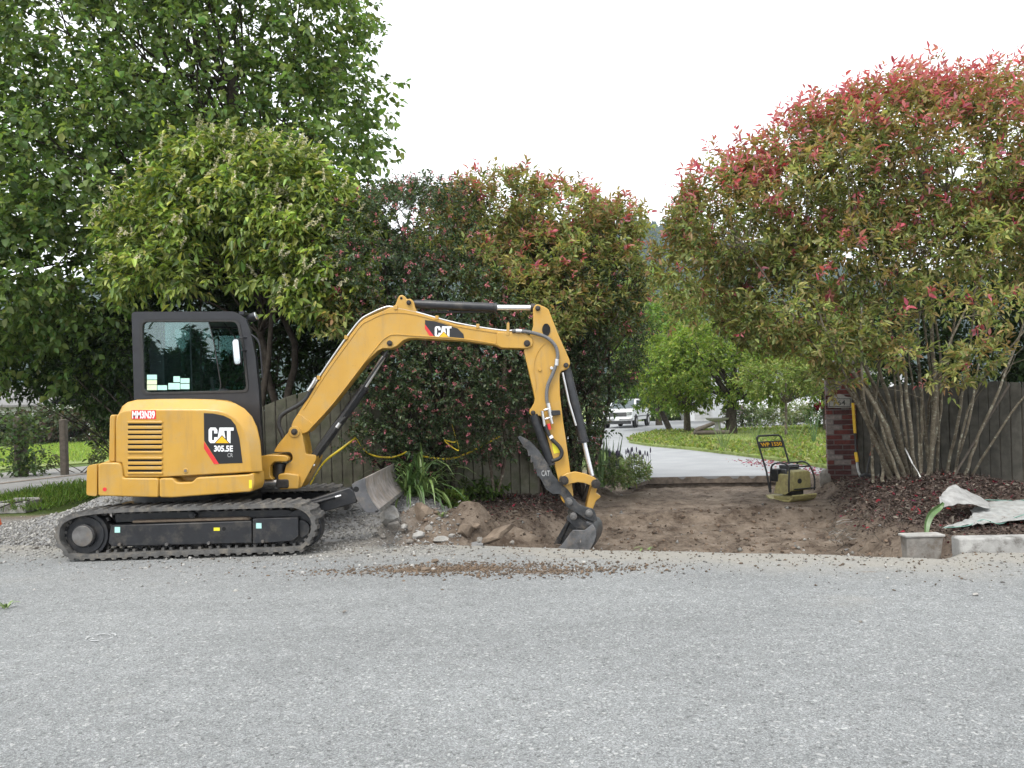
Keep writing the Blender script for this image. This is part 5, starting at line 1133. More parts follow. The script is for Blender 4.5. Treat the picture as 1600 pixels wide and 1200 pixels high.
for i in range(34):
    b = ib + Vector((r.uniform(-.22, .22), r.uniform(-.2, .2), 0)); strap(MB(), b, (r.uniform(-.3, .3), r.uniform(-.25, .25), 1), r.uniform(.6, 1.0), r.uniform(.016, .026), r.uniform(0, .3)).build('leaf', 'iris_green', t_)
for i, (px, py, d_, lab) in enumerate([(962, 745, 13.8, 'left tuft of silvery lavender beside the drive edge'), (990, 742, 14.1, 'right tuft of silvery lavender at the corner of the drive')]):
    q_ = W(px, py, d_); q_.z = 0.; t_ = clump('lavender', lab, q_, .27, .42, 130, .085, [(.24, .30, .15), (.32, .36, .23), (.19, .26, .09), (.38, .39, .30)], [3, 2, 3, 1], 120 + i, ratio=.3)
    for k in range(14):
        b = q_ + Vector((r.uniform(-.3, .3), r.uniform(-.25, .1), .3)); mb = MB(); h_ = r.uniform(.16, .3); mb.tube([b, b + Vector((r.uniform(-.03, .03), 0, h_))], .003, 5); tpp = b + Vector((0, 0, h_)); mb.tube([tpp - Vector((0, 0, .03)), tpp + Vector((0, 0, .02)), tpp + Vector((0, 0, .06))], [.008, .013, .005], 6); mb.build('flower_spike', 'lavender_purple' if 'lavender_purple' in M else simple('lavender_purple', (.10, .085, .14), .8).m, t_)
clump('weed_plant', 'low green weeds sprouting against the fence behind the mulch', Vector((W(755, 765, 11.3).x, 11.2, .08)), .35, .3, 110, .07, [(.06, .10, .03), (.10, .16, .04)], [1, 1], 130)
clump('weed_plant', 'small light green weeds at the foot of the lily clump', Vector((W(705, 770, 10.6).x, 10.5, .14)), .2, .2, 60, .06, [(.12, .2, .04), (.16, .22, .05)], [1, 1], 131)
# tall weeds on the island lawn
for i, (px, py, lab) in enumerate([(1182, 690, 'dry wispy weed stalks left of the compactor handle'), (1244, 692, 'single upright weed right of the compactor handle'), (1272, 690, 'dark upright weed nearest the brick pillar'), (1130, 690, 'wispy dry grass stalks beside the thick trunk')]):
    d_ = 24 - i; b = W(px, py, d_); b.z = .05; t_ = plant('tall_weed', lab, 'weed', tuple(b))
    for k in range(9):
        a = Vector((r.uniform(-.35, .35), r.uniform(-.2, .2), r.uniform(.5, .9) + (.3 if i == 2 else 0))); MB().tube([b, b + a * .5 + Vector((0, 0, .05)), b + a], [.012, .009, .004], 5).build('stalk', 'strap_light' if i != 2 else 'strap_dark', t_)

# --- conifers across the road behind the viewer (seen mirrored in the cab window)
def conifer(label, loc, h_, r_, seed):
    t_ = plant('conifer_tree', label, 'tree', loc, ); r = np.random.default_rng(seed); n = 1500
    u = 1 - np.sqrt(r.random(n)); a = r.random(n) * 6.28; tier = (1 - (u * 9 % 1)) * .45 + .65; rad = (1 - u) * r_ * tier * (.55 + .45 * np.sqrt(r.random(n)))
    p = np.stack([loc[0] + rad * np.cos(a), loc[1] + rad * np.sin(a), 1. + u * (h_ - 1)], -1); d = np.stack([np.cos(a), np.sin(a), -.25 + .3 * r.normal(size=n)], -1)
    P2 = np.repeat(p, 4, 0) + .25 * r.normal(size=(n * 4, 3)); D2 = np.repeat(d, 4, 0) + .5 * r.normal(size=(n * 4, 3))
    leaves('crown', P2, D2, .5 + .4 * r.random(n * 4), .16 + .1 * r.random(n * 4), mixcol([(.02, .045, .02), (.035, .06, .03)], [1, 1], n * 4, r), 'leaf', t_, seed=seed)
    MB().tube([Vector(loc), Vector((loc[0], loc[1], h_ * .95))], [.22, .03], 8).build('trunk', 'bark_dark', t_)
for i, (x, y, h_, r_, lab) in enumerate([(-28.8, -45, 7.8, 1.5, 'tall left one'), (-27.0, -46, 6.7, 1.6, 'bushy middle one'), (-25.1, -45, 8.3, 1.7, 'tallest one'), (-23.3, -46, 6.2, 1.5, 'short one right of the tallest'), (-30.8, -46, 5.8, 1.5, 'low left one'), (-21.2, -45, 5.4, 1.5, 'low right one')]):
    conifer('dark conifer mirrored in the cab window, ' + lab, (x, y, 0), h_, r_, 300 + i)

# --- far conifer wood on the hill
r = np.random.default_rng(77); n = 5200; x = r.uniform(-60, 260, n); y = r.uniform(300, 460, n)
rz = np.interp(x, [-700, -250, 0, 40, 75, 120, 300, 900], [40, 70, 86, 92, 90, 72, 45, 30]); z = rz * sst(230, 400, y) + 14 * fbm(x, y, .012, 4) * sst(230, 330, y) - 6
hh_ = 5 + 6 * r.random(n); rr_ = 1.8 + 1.6 * r.random(n); VV = []; FF = []; k7 = np.arange(7) * 2 * np.pi / 7
ring_ = np.stack([np.cos(k7), np.sin(k7), 0 * k7], -1); v = np.zeros((n, 15, 3)); v[:, :7] = ring_[None] * rr_[:, None, None] * (.7 + .6 * r.random((n, 7, 1))); v[:, 7:14] = ring_[None] * .55 * rr_[:, None, None] * (.6 + .8 * r.random((n, 7, 1))); v[:, 7:14, 2] = (hh_ * .5)[:, None]; v[:, 14, 2] = hh_
v += np.stack([x, y, z], -1)[:, None]; f4 = []
for k in range(7): f4.append([k, (k + 1) % 7, 7 + (k + 1) % 7, 7 + k]); f4.append([7 + k, 7 + (k + 1) % 7, 14, 14])
f3 = []
for k in range(7): a_, b_, c_, d_ = k, (k + 1) % 7, 7 + (k + 1) % 7, 7 + k; f3 += [[a_, b_, c_], [a_, c_, d_], [d_, c_, 14]]
F = (np.array(f3)[None] + 15 * np.arange(n)[:, None, None]).reshape(-1, 3); g = r.random(n)
o = np_mesh('conifer_wood', v.reshape(-1, 3), F, 'attr_matte', col=np.repeat(np.stack([.03 + .02 * g, .048 + .03 * g, .045 + .02 * g], -1), 15, 0)); tag(o, 'far dark conifer wood covering the hill beyond the trees', 'wood', kind='stuff')

# ivy on the thick lane post
iv = plant('ivy_plant', 'ragged ivy climbing the thick old post at the left', 'ivy', tuple(W(34, 742, 19.8).xy) + (0,)); r = np.random.default_rng(15); c_ = W(34, 742, 19.8)
pp = np.stack([c_.x + .24 * r.normal(size=700), 19.78 + .2 * r.normal(size=700), 1.55 * r.random(700)], -1); leaves('foliage', pp, r.normal(size=(700, 3)), .08 + .06 * r.random(700), .06 + .03 * r.random(700), mixcol([(.07, .11, .04), (.11, .15, .06), (.05, .08, .03)], [2, 1, 2], 700, r), 'leaf', iv, seed=16)

# ------------------------------------------------------------------ fences: every board a part
def fence(label, pts, hfun, mat, seed, bw=.132):
    r = random.Random(seed); a = Vector(pts[0]); root = empty('board_fence', tuple(a), label, 'fence'); s_tot = 0
    for i in range(len(pts) - 1):
        p, q = Vector(pts[i]), Vector(pts[i + 1]); L = (q - p).length; t = (q - p) / L; nrm_ = Vector((t.y, -t.x, 0))
        if nrm_.y > 0: nrm_ = -nrm_
        n = int(L / (bw + .014))
        for zz in (.35, 1.15):
            mb = MB(); A = p + nrm_ * -.03 + Vector((0, 0, zz)); B = q + nrm_ * -.03 + Vector((0, 0, zz)); th = nrm_ * -.04; up = Vector((0, 0, .09))
            mb.rings([[A, A + up, A + up + th, A + th], [B, B + up, B + up + th, B + th]]).build('rail', 'fence_rail', root)
        for k in range(n):
            s0 = k * (bw + .014); h0 = hfun(s_tot + s0); h1 = hfun(s_tot + s0 + bw); tl = r.uniform(-.006, .006); off = nrm_ * r.uniform(-.004, .006)
            b0 = p + t * s0 + off; b1 = p + t * (s0 + bw + r.uniform(-.004, .002)) + off; z0 = -.05
            fr_ = [b0 + Vector((0, 0, z0)), b1 + Vector((0, 0, z0)), b1 + t * tl + Vector((0, 0, h1)), b0 + t * tl + Vector((0, 0, h0))]
            MB().rings([fr_, [v - nrm_ * .022 for v in fr_]]).build('board', mat, root, .004)
            bb_ = [b1 + t * -.02 - nrm_ * .0235 + Vector((0, 0, z0)), b1 + t * .04 - nrm_ * .0235 + Vector((0, 0, z0)), b1 + t * .04 - nrm_ * .0235 + Vector((0, 0, h1 - .06)), b1 + t * -.02 - nrm_ * .0235 + Vector((0, 0, h1 - .06))]
            MB().rings([bb_, [v - nrm_ * .005 for v in bb_]]).build('gap_blocker', 'fence_rail', root)  # added strip behind each gap, keeps light from showing between the boards
        s_tot += L
def arch(s): u = (s % 2.45) / 2.45; return 1.32 + .44 * math.sin(math.pi * min(max(u * .92 + .06, 0), 1)) ** .7
A0 = W(398, 700, 10.75); A0.z = 0; A1 = W(840, 700, 12.1); A1.z = 0
fence('weathered mossy board fence with arched tops behind the excavator boom', [tuple(A0), tuple(A1)], arch, 'fence_wood', 1)
B0 = W(1338, 700, 13.2); B0.z = 0; B1 = W(1600, 700, 10.9); B1.z = 0; B2 = B1 + (B1 - B0) * .6
fence('weathered grey board fence behind the right-hand photinia stems', [tuple(B0), tuple(B1), tuple(B2)], lambda s: 1.56 + .02 * math.sin(s * 9), 'fence_wood_grey', 2)

# ------------------------------------------------------------------ brick pillar
pc = W(1303, 745, 13.2); X0, Y0 = pc.x, 13.2; S = .46; root = empty('brick_pillar', (X0 + S / 2, Y0 + S / 2, 0), 'red brick gate pillar with a house number plaque', 'pillar')
MB().box((X0 + S / 2, Y0 + S / 2, .95), (S - .024, S - .024, 1.98)).build('mortar_core', 'mortar', root)
bm_cache = {}
def brick(x, y, z, lx, ly, mat):
    key = (round(lx, 3), round(ly, 3), mat)
    if key not in bm_cache:
        o = MB().box((0, 0, 0), (lx, ly, .066)).build('brick', mat); bm_cache[key] = o.data; o.parent = root
    else: o = bpy.data.objects.new('brick', bm_cache[key]); C.objects.link(o); o.parent = root
    o.location = Vector((x, y, z)) - BASE[root.name]
r = random.Random(3); CH = .0835; Bd = .10; g_ = .014
for c in range(24):
    z = -.05 + CH * (c + .5); la, lb = (.232, .10) if c % 2 else (.10, .232)
    for side in range(4):
        for (s0, ln) in ((0, la), (la + g_, S - Bd - la - g_ - .0)):
            mid = s0 + ln / 2; m_ = r.choices(['brick_red', 'brick_dark', 'brick_grey'], [4, 3, 3.2])[0]; jt = r.uniform(-.003, .004)
            if side == 0: brick(X0 + mid, Y0 + Bd / 2 - jt, z, ln, Bd, m_)
            elif side == 1: brick(X0 + S - Bd / 2 + jt, Y0 + mid, z, Bd, ln, m_)
            elif side == 2: brick(X0 + S - mid, Y0 + S - Bd / 2, z, ln, Bd, m_)
            else: brick(X0 + Bd / 2 - jt, Y0 + S - mid, z, Bd, ln, m_)
MB().box((X0 + S / 2, Y0 + S / 2, 1.985), (S + .06, S + .06, .07)).build('cap', 'concrete_old', root, .015)
pq = [(1303.5, 637), (1303.5, 620.5), (1311, 619.5), (1314, 616.5), (1320, 615.2), (1326, 616.5), (1329, 619.5), (1338, 620.5), (1338, 637)]
plq = MB().prism(P(pq, Y0 - .03), .03).build('number_plaque', 'plaque', root, .005)
MB().rings([P(rect(1305.2, 622.3, 1336.5, 635.3), Y0 - .0315), P(rect(1306.2, 623.2, 1335.5, 634.4), Y0 - .0315)], cap=False).build('plaque_border', 'plaque_dark', plq)
text_obj('764', 'lettering', 'plaque_dark', plq, 1312, 625, 1329, 633, Y0 - .033, .01)
root.rotation_euler.z = math.radians(-19)

# ------------------------------------------------------------------ hand tools
def ground_at(px, py, d):
    q = W(px, py, d); q.z = float(ground_h(np.array([q.x]), np.array([q.y]))[0]); return q
root = empty('spade', tuple(W(1342, 770, 12.6)), 'long spade with yellow grips leaning on the brick pillar', 'spade')
pt = [W(1333, 606, 13.1), W(1332.5, 630, 13.08), W(1336, 677, 12.98), W(1337.5, 706, 12.9), W(1340, 724, 12.84), W(1346, 752, 12.7)]
MB().tube(smooth_path(pt, 4), .017, 10).build('shaft', 'tool_black', root, 0, 60)
MB().tube([W(1332.5, 630, 13.07), W(1336, 677, 12.97)], .024, 10).build('grip', 'tool_yellow', root, 0, 60)
MB().tube([W(1337, 707, 12.88), W(1339.4, 722, 12.83)], .026, 10).build('grip', 'tool_yellow', root, 0, 60)
MB().tube(smooth_path([W(1339.5, 723, 12.84), W(1341, 735, 12.78), W(1346, 747, 12.72), W(1350, 753, 12.66)], 3), [.022] * 9 + [.014], 8).build('socket', 'tool_steel', root, 0, 60)
MB().prism(P([(1345, 752), (1352.5, 753.5), (1346, 782), (1332, 781)], 12.55), Vector((.0, .012, .004))).build('blade', 'tool_steel', root, .003)
root = empty('shovel', tuple(W(1358, 745, 12.5)), 'short worn shovel with a reddish handle standing beside the spade', 'shovel')
MB().tube([W(1366, 690, 12.75), W(1360, 712, 12.65)], .017, 8).build('handle', 'tool_red', root, 0, 60)
MB().tube(smooth_path([W(1360, 712, 12.65), W(1356, 728, 12.6), W(1355, 742, 12.55)], 3), .014, 8).build('shaft', 'tool_black', root, 0, 60)
MB().prism(fillet([(0, 0), (1, 0)], 0)[:0] or P([(1344, 744), (1352, 741), (1361, 742), (1366, 747), (1358, 752), (1347, 752)], 12.5), Vector((0, .03, .02))).build('blade', 'tool_black', root, .004)
root = empty('garden_tool', tuple(W(1425, 735, 10.6)), 'white-handled tool lying among the photinia stems', 'tool')
MB().tube([W(1414, 700, 10.7), W(1426, 725, 10.5)], .01, 8).build('handle', 'tool_white', root, 0, 60)
MB().tube([W(1426, 725, 10.5), W(1434, 737, 10.4), W(1438, 746, 10.35)], [.009, .008, .014], 8).build('head', 'tool_steel', root, 0, 60)
o = MB().tube([W(1577, 601, 10.9), W(1540, 662, 10.75), W(1500, 728, 10.6), W(1488, 752, 10.55)], [.015, .014, .016, .012], 7).build('wooden_stake', 'post_wood', None, 0, 60)
tag(o, 'thin dark stake leaning diagonally against the right-hand fence', 'stake')

# ------------------------------------------------------------------ plate compactor
og = W(1239, 786, 12.3); root = empty('plate_compactor', tuple(og), 'olive yellow plate compactor with black handle on the bare soil', 'compactor')
ya = math.radians(24); au = Vector((math.cos(ya), math.sin(ya), 0)); bv = Vector((-math.sin(ya), math.cos(ya), 0))
def Q(u, v, z): return og + au * u + bv * v + Vector((0, 0, z))
def qbox(name, u0, u1, v0, v1, z0, z1, mat, parent=root, bevel=.012):
    return MB().rings([[Q(u0, v0, z0), Q(u1, v0, z0), Q(u1, v1, z0), Q(u0, v1, z0)], [Q(u0, v0, z1), Q(u1, v0, z1), Q(u1, v1, z1), Q(u0, v1, z1)]]).build(name, mat, parent, bevel, 40)
prf = [(0.0, .10), (.03, .045), (.09, .0), (.52, .0), (.60, .05), (.60, .075), (.51, .03), (.10, .03), (.05, .07), (.02, .12)]
MB().rings([[Q(0, v, z) for v, z in prf], [Q(.5, v, z) for v, z in prf]]).build('base_plate', 'compactor_yellow', root, .006)
qbox('plate_rib', .02, .48, .1, .45, .03, .085, 'compactor_yellow')
qbox('exciter', .12, .38, .16, .36, .085, .18, 'compactor_frame')
shd = [(.10, .16), (.13, .44), (.16, .47), (.42, .47), (.44, .43), (.44, .16)]
MB().rings([[Q(u, .08, z) for u, z in [(.06, .17), (.10, .44), (.13, .47), (.42, .47), (.45, .44), (.46, .17)]], [Q(u, .22, z) for u, z in [(.06, .17), (.10, .46), (.13, .49), (.42, .49), (.45, .46), (.46, .17)]]]).build('engine_shroud', 'compactor_yellow', root, .014, 40)
MB().rings([[Q(.0, .16, .11), Q(.08, .10, .17), Q(.10, .10, .43), Q(.04, .16, .42)], [Q(.0, .42, .11), Q(.08, .42, .17), Q(.10, .36, .43), Q(.04, .36, .42)]]).build('side_cover', 'compactor_yellow', root, .01)
qbox('engine', .10, .42, .24, .48, .18, .50, 'engine_grey'); qbox('air_filter', .02, .14, .34, .5, .30, .50, 'compactor_frame')
qbox('fuel_tank', .16, .40, .26, .46, .50, .56, 'engine_grey')
for u in (-.01, .51): MB().tube(smooth_path([Q(u, .07, .16), Q(u, .06, .35), Q(u + (.04 if u < 0 else -.04), .10, .53), Q(u + (.05 if u < 0 else -.05), .22, .60), Q(u, .42, .56), Q(u, .47, .3), Q(u, .47, .12)], 4), .014, 8).build('guard_bar', 'compactor_frame', root, 0, 60)
for v, z in ((.11, .54), (.24, .60)): MB().tube([Q(.03, v, z), Q(.47, v, z)], .012, 8).build('guard_bar', 'compactor_frame', root, 0, 60)
MB().tube([Q(.12, .10, .19), Q(.08, .04, .2), Q(.46, .04, .2), Q(.46, .1, .19)], .012, 8).build('guard_bar', 'compactor_frame', root, 0, 60)
hp = [Q(0, .5, .12), Q(-.005, .56, .45), Q(-.01, .74, .92), Q(0.0, .77, .985), Q(.04, .785, 1.015), Q(.46, .785, 1.015), Q(.5, .77, .985), Q(.51, .74, .92), Q(.505, .56, .45), Q(.5, .5, .12)]
MB().tube(hp, .0155, 10).build('handle', 'compactor_frame', root, 0, 60)
d_ = Vector(Q(0, .74, .92) - Q(0, .69, .80))
pn = [Q(.0, .695, .82), Q(.5, .695, .82), Q(.5, .737, .925), Q(.0, .737, .925)]; pl_ = MB().prism(pn, Vector((0, .012, 0))).build('name_panel', 'compactor_frame', root, .002)
cu = bpy.data.curves.new('tmp', 'FONT'); cu.body = 'WP 1550'; cu.offset = .025; cu.resolution_u = 3; to = bpy.data.objects.new('tmp', cu); C.objects.link(to)
me = bpy.data.meshes.new_from_object(to.evaluated_get(bpy.context.evaluated_depsgraph_get())); bpy.data.objects.remove(to)
co = np.array([v.co[:] for v in me.vertices]); mn_, mx_ = co.min(0), co.max(0); tt_ = (co - mn_) / np.maximum(mx_ - mn_, 1e-9)
for v, (a, b, _) in zip(me.vertices, tt_): v.co = pn[0].lerp(pn[1], .06 + .88 * a).lerp(pn[3].lerp(pn[2], .06 + .88 * a), .2 + .6 * b) + Vector((0, -.006, .001)) - BASE[root.name]
me.materials.clear(); me.materials.append(M['decal_yellow']); o = bpy.data.objects.new('lettering', me); link(o, pl_)
MB().tube([Q(.22, .079, .32), Q(.22, .07, .32)], .04, 14).build('badge', 'compactor_frame', root)
# grey bucket-like lump beside the pillar
q = W(1292, 757, 13.4); o = MB().tube([q + Vector((0, 0, -.1)), q + Vector((.02, 0, .05)), q + Vector((.02, 0, .2)), q + Vector((.03, 0, .26))], [.11, .14, .13, .06], 9).build('concrete_lump', 'rock_grey', None, .02)
tag(o, 'grey rounded lump of concrete at the foot of the brick pillar', 'concrete')

# ------------------------------------------------------------------ meter box, kerb, tarp
def zprism(name, low, high, mat, parent=None, bevel=.01): return MB().rings([low, high]).build(name, mat, parent, bevel, 40)
mp = W(1446, 872, 7.35); root = empty('meter_box', (mp.x, 7.5, -.2), 'weathered concrete utility box set in the soil before the photinia', 'utility box')
def bx4(xa, xb, ya_, yb, z): return [Vector((xa, ya_, z)), Vector((xb, ya_, z)), Vector((xb, yb, z)), Vector((xa, yb, z))]
def X_(px, d): return (px - 800) / FPX * d
zt = W(1446, 836, 7.35).z
xa, xb = W(1415, 836, 7.35).x, W(1477, 836, 7.35).x; xa2, xb2 = W(1418, 868, 7.38).x, W(1467, 868, 7.38).x
zprism('box_body', bx4(xa2, xb2, 7.37, 7.47, -.22), bx4(xa + .012, xb - .012, 7.355, 7.49, zt - .02), 'concrete_muddy', root, .012)
zprism('box_rim', bx4(xa, xb, 7.345, 7.5, zt - .022), bx4(xa, xb, 7.345, 7.5, zt), 'concrete', root, .006)
c = W(1441, 866, 7.36); MB().prism([c + Vector((math.cos(a) * .022, .012, max(math.sin(a) * .03, -.012))) for a in [k * math.pi / 8 for k in range(16)]], .02).build('pipe_notch', 'slot_shade', root)
k0, k1 = W(1502, 862, 7.2), W(1640, 862, 7.15); o = MB().rings([[Vector((k0.x, 7.2, -.1)), Vector((k0.x, 7.215, .115)), Vector((k0.x, 7.37, .12)), Vector((k0.x, 7.37, -.1))], [Vector((k1.x + .4, 7.12, -.1)), Vector((k1.x + .4, 7.135, .115)), Vector((k1.x + .4, 7.29, .12)), Vector((k1.x + .4, 7.29, -.1))]]).build('kerb', 'concrete_stained', None, .018, 40, 3)
tag(o, 'stained concrete kerb block at the right edge of the road', 'kerb')
# woven sheet: crumpled cloth surface with thickness
def cloth(name, ctrl, mat, parent, nu=30, nv=20, amp=.03, seed=1):
    c = [[Vector(p) for p in row] for row in ctrl]; rows = [smooth_path(rw, 6) for rw in c]; cols = [smooth_path([rw[i] for rw in rows], 6) for i in range(len(rows[0]))]
    n1, n2 = len(cols), len(cols[0]); V = []; r_ = VN(seed)
    for i in range(n1):
        for j in range(n2):
            p = cols[i][j]; f = float(fbm(np.array([p.x * 5. + seed]), np.array([p.y * 5.]), 1., 3)[0]); g = math.sin(p.x * 31 + p.y * 12 + 4 * f); V.append(p + Vector((.01 * f, 0, amp * f + amp * .35 * g)))
            gz = float(ground_h(np.array([V[-1].x]), np.array([V[-1].y]))[0]) + .025; V[-1].z = max(V[-1].z, gz)
    F = [[i * n2 + j, (i + 1) * n2 + j, (i + 1) * n2 + j + 1, i * n2 + j + 1] for i in range(n1 - 1) for j in range(n2 - 1)]
    o = MB().add(V, F).build(name, mat, parent, 0, 60); md = o.modifiers.new('s', 'SOLIDIFY'); md.thickness = .004; return o
tq = W(1540, 800, 8.9); root = empty('woven_sheet', tuple(tq), 'crumpled dirty white woven sheet lying on the mulch at the right edge', 'tarpaulin')
cloth('sheet_flap', [[W(1468, 777, 8.9), W(1489, 757, 9.3), W(1515, 769, 9.4), W(1546, 785, 9.4)], [W(1469, 785, 8.85), W(1490, 772, 9.0), W(1515, 780, 9.1), W(1546, 789, 9.1)], [W(1469, 794, 8.8), W(1492, 788, 8.85), W(1515, 788, 8.9), W(1548, 793, 8.9)]], 'tarp_brown', root, amp=.02, seed=2)
cloth('sheet', [[W(1516, 797, 9.2), W(1546, 785, 9.5), W(1600, 783, 9.6), W(1660, 780, 9.6)], [W(1520, 803, 8.9), W(1550, 795, 9.1), W(1600, 793, 9.2), W(1660, 790, 9.2)], [W(1508, 812, 8.6), W(1535, 811, 8.6), W(1580, 808, 8.8), W(1650, 800, 8.8)], [W(1472, 824, 8.3), W(1512, 821, 8.35), W(1562, 818, 8.5), W(1640, 806, 8.6)]], 'tarp', root, amp=.032, seed=5)
MB().tube(smooth_path([W(1475, 824.5, 8.29), W(1512, 821.5, 8.33), W(1535, 812, 8.55), W(1562, 818.5, 8.48), W(1585, 809, 8.7), W(1610, 801, 8.75)], 5), .005, 5).build('sheet_hem', 'tarp_edge', root)
MB().tube(smooth_path([W(1540, 781, 9.55), W(1575, 782, 9.6), W(1620, 781, 9.6)], 5), .006, 5).build('sheet_hem', 'tarp_edge', root)
# green cactus-like shoot behind the meter box
gb = W(1446, 832, 7.95); pth = smooth_path([W(1447, 838, 7.95), W(1448, 818, 8.0), W(1455, 802, 8.05), W(1468, 792, 8.1), W(1474, 785, 8.1)], 5)
wd = [.008 + .03 * math.sin(math.pi * min(1, (k + 2) / (len(pth) + 2))) for k in range(len(pth))]
rg_ = []
for k, p in enumerate(pth):
    t_ = (pth[min(k + 1, len(pth) - 1)] - pth[max(k - 1, 0)]).normalized(); s_ = t_.cross(Vector((0, 1, 0))).normalized(); n_ = Vector((0, 1, 0)); w_ = wd[k]
    rg_.append([p - s_ * w_ - n_ * w_ * .5, p + n_ * w_ * .25, p + s_ * w_ - n_ * w_ * .5, p + n_ * (w_ * .25 + .008)])
o = MB().rings(rg_).build('agave_shoot', 'strap_dark', None, .003, 40); tag(o, 'curved fleshy green shoot rising behind the concrete utility box', 'plant')

# ------------------------------------------------------------------ caution tape
def ribbon(name, pts, w, parent, twist=.3):
    pth = smooth_path(pts, 8); A = []; B = []; n = len(pth)
    for k, p in enumerate(pth):
        a = twist * math.sin(k * .35); A.append(p + Vector((0, math.sin(a) * w, math.cos(a) * w))); B.append(p - Vector((0, math.sin(a) * w, math.cos(a) * w)))
    o = MB().rings([A, B], cap=False, closed=False).build(name, 'tape', parent, 0, 60); md = o.modifiers.new('s', 'SOLIDIFY'); md.thickness = .0015; return o, pth
root = empty('caution_tape', tuple(W(482, 758, 10.3)), 'yellow caution tape sagging along the fence behind the boom', 'tape')
def tape_text(p, q, parent, s='CAUTION'):
    cu = bpy.data.curves.new('tmp', 'FONT'); cu.body = s; cu.offset = .02; cu.resolution_u = 2; to = bpy.data.objects.new('tmp', cu); C.objects.link(to)
    me = bpy.data.meshes.new_from_object(to.evaluated_get(bpy.context.evaluated_depsgraph_get())); bpy.data.objects.remove(to)
    co = np.array([v.co[:] for v in me.vertices]); mn_, mx_ = co.min(0), co.max(0); t_ = (co - mn_) / np.maximum(mx_ - mn_, 1e-9); p, q = Vector(p), Vector(q); dr = (q - p); up = Vector((-dr.z, 0, dr.x)).normalized() * .02
    for v, (a, b, _) in zip(me.vertices, t_): v.co = p + dr * a + up * (b - .5) + Vector((0, -.012, 0)) - BASE[root.name]
    me.materials.clear(); me.materials.append(M['tape_print']); link(bpy.data.objects.new('lettering', me), parent)
o1, pth = ribbon('tape_strip', [W(482, 762, 10.2), W(500, 731, 10.2), W(512, 717, 10.2), W(535, 700, 10.25), W(556, 684, 10.3)], .018, root, .1); tape_text(W(489, 750, 10.19), W(503, 728, 10.19), o1)
o2, _ = ribbon('tape_strip', [W(556, 684, 10.3), W(570, 704, 10.3), W(588, 713, 10.3), W(615, 714, 10.28), W(636, 706, 10.25)], .012, root, .2); tape_text(W(598, 714.5, 10.27), W(616, 713, 10.27), o2)
o3, _ = ribbon('tape_strip', [W(660, 713, 10.4), W(700, 717, 10.4), W(735, 706, 10.5), W(782, 681, 10.6)], .012, root, .1); tape_text(W(700, 716.5, 10.39), W(722, 711, 10.43), o3)
ribbon('tape_strip', [W(706, 663, 10.2), W(712, 690, 10.15), W(694, 688, 10.15), W(716, 704, 10.12), W(714, 688, 10.1)], .009, root, .3)

# ------------------------------------------------------------------ rocks, broken concrete, stones on the road
def rock(name, label, cat, px, py, d, sx, sy, sz, mat, seed, group=None, rot=0., flat=True):
    r = np.random.default_rng(seed); bm = bmesh.new(); bmesh.ops.create_icosphere(bm, subdivisions=2, radius=1)
    pl_ = nrm(r.normal(size=(9, 3))); cut = .42 + .35 * r.random(9)
    for v in bm.verts:
        c = np.array(v.co); 
        for k in range(9):
            dd = c @ pl_[k]
            if dd > cut[k]: c = c - pl_[k] * (dd - cut[k]) * .92
        c = c * (1 + .05 * r.normal()); v.co = Vector((c[0] * sx, c[1] * sy, c[2] * sz))
    me = bpy.data.meshes.new(name); bm.to_mesh(me); bm.free(); me.materials.append(M[mat]); o = bpy.data.objects.new(name, me); C.objects.link(o)
    q = W(px, py, d); o.location = q; o.rotation_euler = (r.normal() * .12, rot, r.random() * 6); return tag(o, label, cat, group)
rock('concrete_chunk', 'largest slab of broken concrete below the dozer blade', 'concrete', 612, 806, 9.0, .17, .16, .13, 'concrete_old', 1, rot=.3)
rock('concrete_chunk', 'pale angular chunk of concrete at the front of the soil heap', 'concrete', 653, 836, 8.65, .075, .07, .06, 'concrete', 2)
rock('concrete_chunk', 'dark wedge of broken concrete left of the pale chunk', 'concrete', 616, 822, 8.75, .085, .08, .06, 'rock_grey', 3)
rock('concrete_chunk', 'long flat slab leaning on the soil left of the bucket', 'concrete', 779, 835, 8.75, .22, .12, .075, 'rock_brown', 4, rot=.42)
rock('concrete_chunk', 'flat slab lying under the front of the soil heap', 'concrete', 686, 843, 8.55, .13, .09, .035, 'concrete_old', 5)
rock('boulder', 'rounded earthy boulder on top of the soil heap', 'rock', 660, 802, 9.1, .17, .15, .14, 'rock_brown', 6)
rock('boulder', 'small earthy rock right of the flat slab in the soil heap', 'rock', 725, 832, 8.8, .14, .12, .10, 'rock_brown', 7)
rock('concrete_chunk', 'small grey chunk beside the gravel below the blade', 'concrete', 598, 838, 8.7, .05, .05, .03, 'rock_grey', 8)
for i, (px, py, d_, s_, m_, lab) in enumerate([(632, 822, 8.8, .055, 'concrete_old', 'grey rubble piece between the wedge and the pale chunk'), (640, 845, 8.5, .04, 'rock_grey', 'small rubble piece in front of the pale chunk'), (706, 838, 8.65, .05, 'concrete_old', 'grey rubble piece behind the flat slab end'), (750, 843, 8.55, .045, 'rock_grey', 'small grey rubble left of the long leaning slab'), (672, 826, 8.8, .06, 'rock_grey', 'grey lump half buried in the middle of the soil heap'), (745, 822, 8.9, .05, 'rock_brown', 'brown lump above the long leaning slab'), (584, 830, 8.8, .045, 'concrete_old', 'grey rubble lump at the gravel left of the wedge'), (800, 848, 8.4, .035, 'rock_grey', 'small grey stone at the tip of the long slab')]):
    rock('rubble_piece', lab, 'rubble', px, py, d_, s_ * 1.3, s_, s_ * .8, m_, 60 + i)
